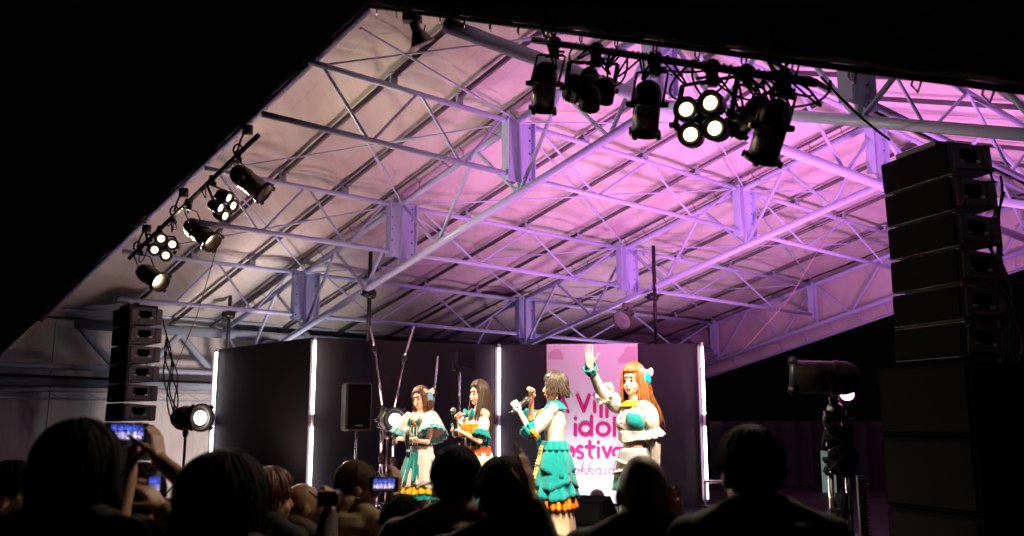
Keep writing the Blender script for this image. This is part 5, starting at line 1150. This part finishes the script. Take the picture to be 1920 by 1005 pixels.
def ear_glasses(B):
    k = B.k; g_ = MB()
    for sx in (-1, 1):
        g_.path([B.H((sx * .034 * k + .022 * k * math.cos(a), .092 * k, .100 * k + .018 * k * math.sin(a))) for a in np.linspace(0, 6.28, 14)], .0022, 5); g_.path([B.H((sx * .056 * k, .090 * k, .103 * k)), B.H((sx * .080 * k, .04 * k, .104 * k)), B.H((sx * .082 * k, -.02 * k, .100 * k))], .0024, 5)
    g_.path([B.H((-.013 * k, .094 * k, .103 * k)), B.H((.013 * k, .094 * k, .103 * k))], .0022, 5); g_.build('glasses', M_CHROME, B.o)
FWD = (.10, 1)
M_SCR = None
def screen_mat():
    m = bpy.data.materials.new('phone_screen_picture'); m.use_nodes = True; nt = m.node_tree; b = nt.nodes['Principled BSDF']; b.inputs['Base Color'].default_value = (.01, .01, .012, 1); b.inputs['Roughness'].default_value = .15
    tc = nt.nodes.new('ShaderNodeTexCoord'); sx = nt.nodes.new('ShaderNodeSeparateXYZ'); nt.links.new(tc.outputs['Generated'], sx.inputs[0])
    cr = nt.nodes.new('ShaderNodeValToRGB'); e = cr.color_ramp.elements; e[0].position = 0; e[0].color = (.004, .004, .008, 1); e[1].position = 1; e[1].color = (.02, .03, .16, 1)
    x = e.new(.18); x.color = (.01, .01, .02, 1); x = e.new(.28); x.color = (.30, .25, .42, 1); x = e.new(.5); x.color = (.12, .10, .30, 1); x = e.new(.72); x.color = (.03, .05, .30, 1)
    nt.links.new(sx.outputs[2], cr.inputs[0]); nz = nt.nodes.new('ShaderNodeTexNoise'); mp = nt.nodes.new('ShaderNodeMapping'); mp.inputs['Scale'].default_value = (16, 1, 7); nt.links.new(tc.outputs['Generated'], mp.inputs[0]); nz.inputs['Scale'].default_value = 1.0; nz.inputs['Detail'].default_value = 3; nt.links.new(mp.outputs[0], nz.inputs['Vector'])
    mx = nt.nodes.new('ShaderNodeMix'); mx.data_type = 'RGBA'; mx.blend_type = 'OVERLAY'; mx.inputs[0].default_value = 1.0; c2 = nt.nodes.new('ShaderNodeValToRGB'); c2.color_ramp.elements[0].position = .42; c2.color_ramp.elements[1].position = .62; nt.links.new(nz.outputs['Fac'], c2.inputs[0]); nt.links.new(cr.outputs[0], mx.inputs[6]); nt.links.new(c2.outputs[0], mx.inputs[7])
    nt.links.new(mx.outputs[2], b.inputs['Emission Color']); b.inputs['Emission Strength'].default_value = 1.3; return m
M_SCR = screen_mat()
def phone(label, px, py, Y, w, h, yaw=0.0, roll=0.0, figures=True):
    c = at(px, py, Y); m = Matrix.Translation(V(c)) @ Matrix.Rotation(yaw, 4, 'Z') @ Matrix.Rotation(R(8), 4, 'X') @ Matrix.Rotation(roll, 4, 'Y'); o = thing('phone', label, 'phone', m, 'phones filming the stage')
    MB().bbox((0, .005, 0), (w, .009, h), None, .004).build('phone_body', M_BLACK, o)
    MB().box((0, -.0005, 0), (w - .012 if w < h else w - .035, .001, h - .010 if w > h else h - .03)).build('screen', M_SCR, o, False)
    if figures:
        for x, hh, col in ((-.30, .34, (.75, .70, .68)), (-.12, .36, (.7, .5, .5)), (.06, .30, (.95, .75, .95)), (.24, .40, (.85, .8, .8))):
            f_ = MB(); f_.ell((x * w * .8, -.0016, -h * .12), (w * .018, .0006, h * hh * .36), None, 10, 8); f_.ell((x * w * .8, -.0016, -h * .12 + h * hh * .42), (w * .014, .0006, h * .045), None, 8, 6); f_.build('screen_figure', emit('screen_fig_%d' % int(x * 100 + 50), col, .8), o)
    return o
A1 = spectator('person with full dark hair in the left foreground, nearest the fabric wall', 137, 787, 2.45, (.06, 1), 'bob', 'black', male=False, wide=.95)
D1 = spectator('person half hidden behind the left foreground head, filming with one raised arm', 258, 868, 3.35, (.06, 1), 'short', 'black', [(298, 862, 3.22), (243, 880, 3.25)], poles=[np.array([.95, -.1, -.75]), np.array([-.1, -.2, -1])], palm=[np.array([-.9, .2, .0]), np.array([.6, .5, 0]), np.array([-.30, .1, 1.0]), np.array([.1, .2, 1.0])], curl=(.5, .5))
phone('phone held sideways at the left, its blue screen showing the stage', 238, 813, 3.22, .150, .074, 0)
B1 = spectator('person in glasses at the far left edge, face turned to the stage', 8, 864, 3.5, (.92, .40), 'short', 'grey', yaw=R(-14), hcol=HAIR_BK, skin=M_SKINM); face(B1.o, B1.H, B1.M, B1.k, False); ear_glasses(B1)
B2 = spectator('second person in glasses, just behind the one at the far left', 38, 874, 3.9, (.86, .50), 'short', 'white', yaw=R(-14)); face(B2.o, B2.H, B2.M, B2.k, False); ear_glasses(B2)
C1 = spectator('person in a camouflage shirt low between the raised arm and the bushy head', 352, 925, 3.6, (.0, 1), 'short', 'camo', [(300, 950, 3.3), None], ls=True)
phone('phone held upright beside the raised forearm at the left', 289, 913, 3.3, .052, .105, R(50), R(-6), False)
F1 = spectator('person with a large bushy head of dark hair left of the backdrop', 412, 833, 2.6, (.12, 1), 'big', 'black', male=False, wide=1.0)
k = F1.k; st_ = MB(); st_.path([np.array([.155, -.10, 1.33]) * k, np.array([.19, -.125, 1.22]) * k, np.array([.20, -.135, 1.05]) * k, np.array([.18, -.14, .9]) * k], .016, 6); st_.build('bag_strap', mat('pink_strap', (.30, .05, .16), .7), F1.o)
G1 = spectator('person with brown tousled hair beside the bushy dark head', 500, 876, 4.0, (.5, .86), 'spiky', 'black', yaw=R(-20), hcol=HAIR_BR, skin=M_SKINM)
H1 = spectator('balding person raising a camera with a long lens', 562, 898, 4.3, (.5, .86), 'fringe', 'taupe', [(616, 958, 4.05), None], yaw=R(-30), curl=(.8, .8), ls=True, hcol=mat_hair('grey_fringe', (.06, .05, .045)))
cm = thing('camera_body', 'black camera with a long lens in front of the balding person', 'camera', look(at(618, 934, 4.05), at(680, 910, 4.9)) @ Matrix.Scale(.72, 4), None)
MB().bbox((0, 0, .03), (.13, .09, .07), None, .012).build('camera_case', M_BLACK, cm); MB().lathe([(.03, 0), (.036, -.02), (.036, -.10), (.043, -.105), (.043, -.19), (.039, -.195), (.032, -.18), (.001, -.17)], 20).build('zoom_lens', M_PAFRAME, cm); MB().lathe([(.0435, -.12), (.046, -.122), (.046, -.15), (.0435, -.153)], 20).build('zoom_ring', M_BLACKM, cm)
I1 = spectator('person in a brown cap and beige printed t-shirt holding up a phone', 662, 860, 4.4, (.50, .86), 'fringe', 'beige', [(738, 930, 4.2), None], yaw=R(-45), curl=(.6, .6), palm=[np.array([-.9, .1, 0]), np.array([.9, .1, 0]), np.array([0, .2, 1.]), np.array([0, .2, 1.])])
k = I1.k; cp_ = MB(); cp_.ell(I1.H((0, -.015 * k, .145 * k)), (.084 * k, .102 * k, .092 * k), I1.M, 24, 14); cp_o = cp_.build('cap_crown', mat('brown_cap_cloth', (.085, .06, .035), .9, bump=.2, bscale=60), I1.o)
br_ = MB(); P = np.zeros((8, 14, 3))
for i in range(8):
    for q in range(14):
        a = R(-75 + 150 * q / 13); rr = (.10 + .075 * i / 7 * math.cos(a) ** .5) * k; P[i, q] = I1.H((math.sin(a) * rr * .9, -.005 * k + math.cos(a) * rr * 1.05, (.132 - .012 * i / 7 - .02 * math.sin(a) ** 2) * k))
mb = MB(); mb.ell(I1.H((0, -.012 * k, .238 * k)), .009 * k, None, 8, 6); mb.build('cap_button', MATS['brown_cap_cloth'], cp_o)
for q in range(3):
    mb = MB(); mb.path([I1.H((.0855 * k * math.cos(R(t)) * math.cos(R(60 * q)), -.015 * k + .1035 * k * math.cos(R(t)) * math.sin(R(60 * q)), .145 * k + .0932 * k * math.sin(R(t)))) for t in range(0, 181, 12)], .0022, 5); mb.build('cap_seam', M_EYE, cp_o)
br_.grid(P); thick(br_.build('cap_brim', MATS['brown_cap_cloth'], cp_o), .005)
for q in range(9):
    mb = MB(); a = (q % 3 - 1) * .07 + .01 * q; z_ = (1.0 + .085 * (q // 3)) * k; mb.path([np.array([a + .016 * math.cos(t), -(.156 if abs(a) < .05 else .143) * k, z_ + .012 * math.sin(t * 1.3)]) for t in np.linspace(0, 4.5, 9)], .003, 5); mb.build('shirt_print', M_EYE, I1.o)
phone('phone held sideways in front of the person in the cap', 720, 909, 4.15, .130, .066, R(14))
J1 = spectator('person whose dark hair just shows under the phone of the capped person', 752, 928, 3.7, (.15, 1), 'short', 'black')
K1 = spectator('short haired person in a dark brownish shirt below the long haired singer', 855, 837, 3.35, (.05, 1), 'short', 'taupe', yaw=R(-5))
L1 = spectator('dark haired person in black with a hand raised to clap, below the bobbed singer', 945, 857, 3.0, (.08, 1), 'short', 'black', [(995, 940, 2.80), None], curl=(.15, .4), palm=[np.array([-.9, .3, 0]), None, np.array([-.15, .1, 1.]), None], poles=[np.array([.35, -.2, -1]), None], hv=1.05, ls=True)
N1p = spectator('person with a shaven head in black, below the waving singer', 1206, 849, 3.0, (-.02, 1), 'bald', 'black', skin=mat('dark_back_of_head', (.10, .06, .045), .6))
O1 = spectator('tall person with cropped dark hair at the right, against the dark', 1414, 799, 2.85, (-.10, 1), 'spiky', 'black')
Q1 = spectator('low dark figure with a hand up between the shaven head and the tall person', 1312, 972, 3.2, (-.05, 1), 'short', 'black', [(1256, 985, 3.0), None], curl=(.1, .4), palm=[np.array([-.3, .9, 0]), None, np.array([.05, .0, 1.]), None])
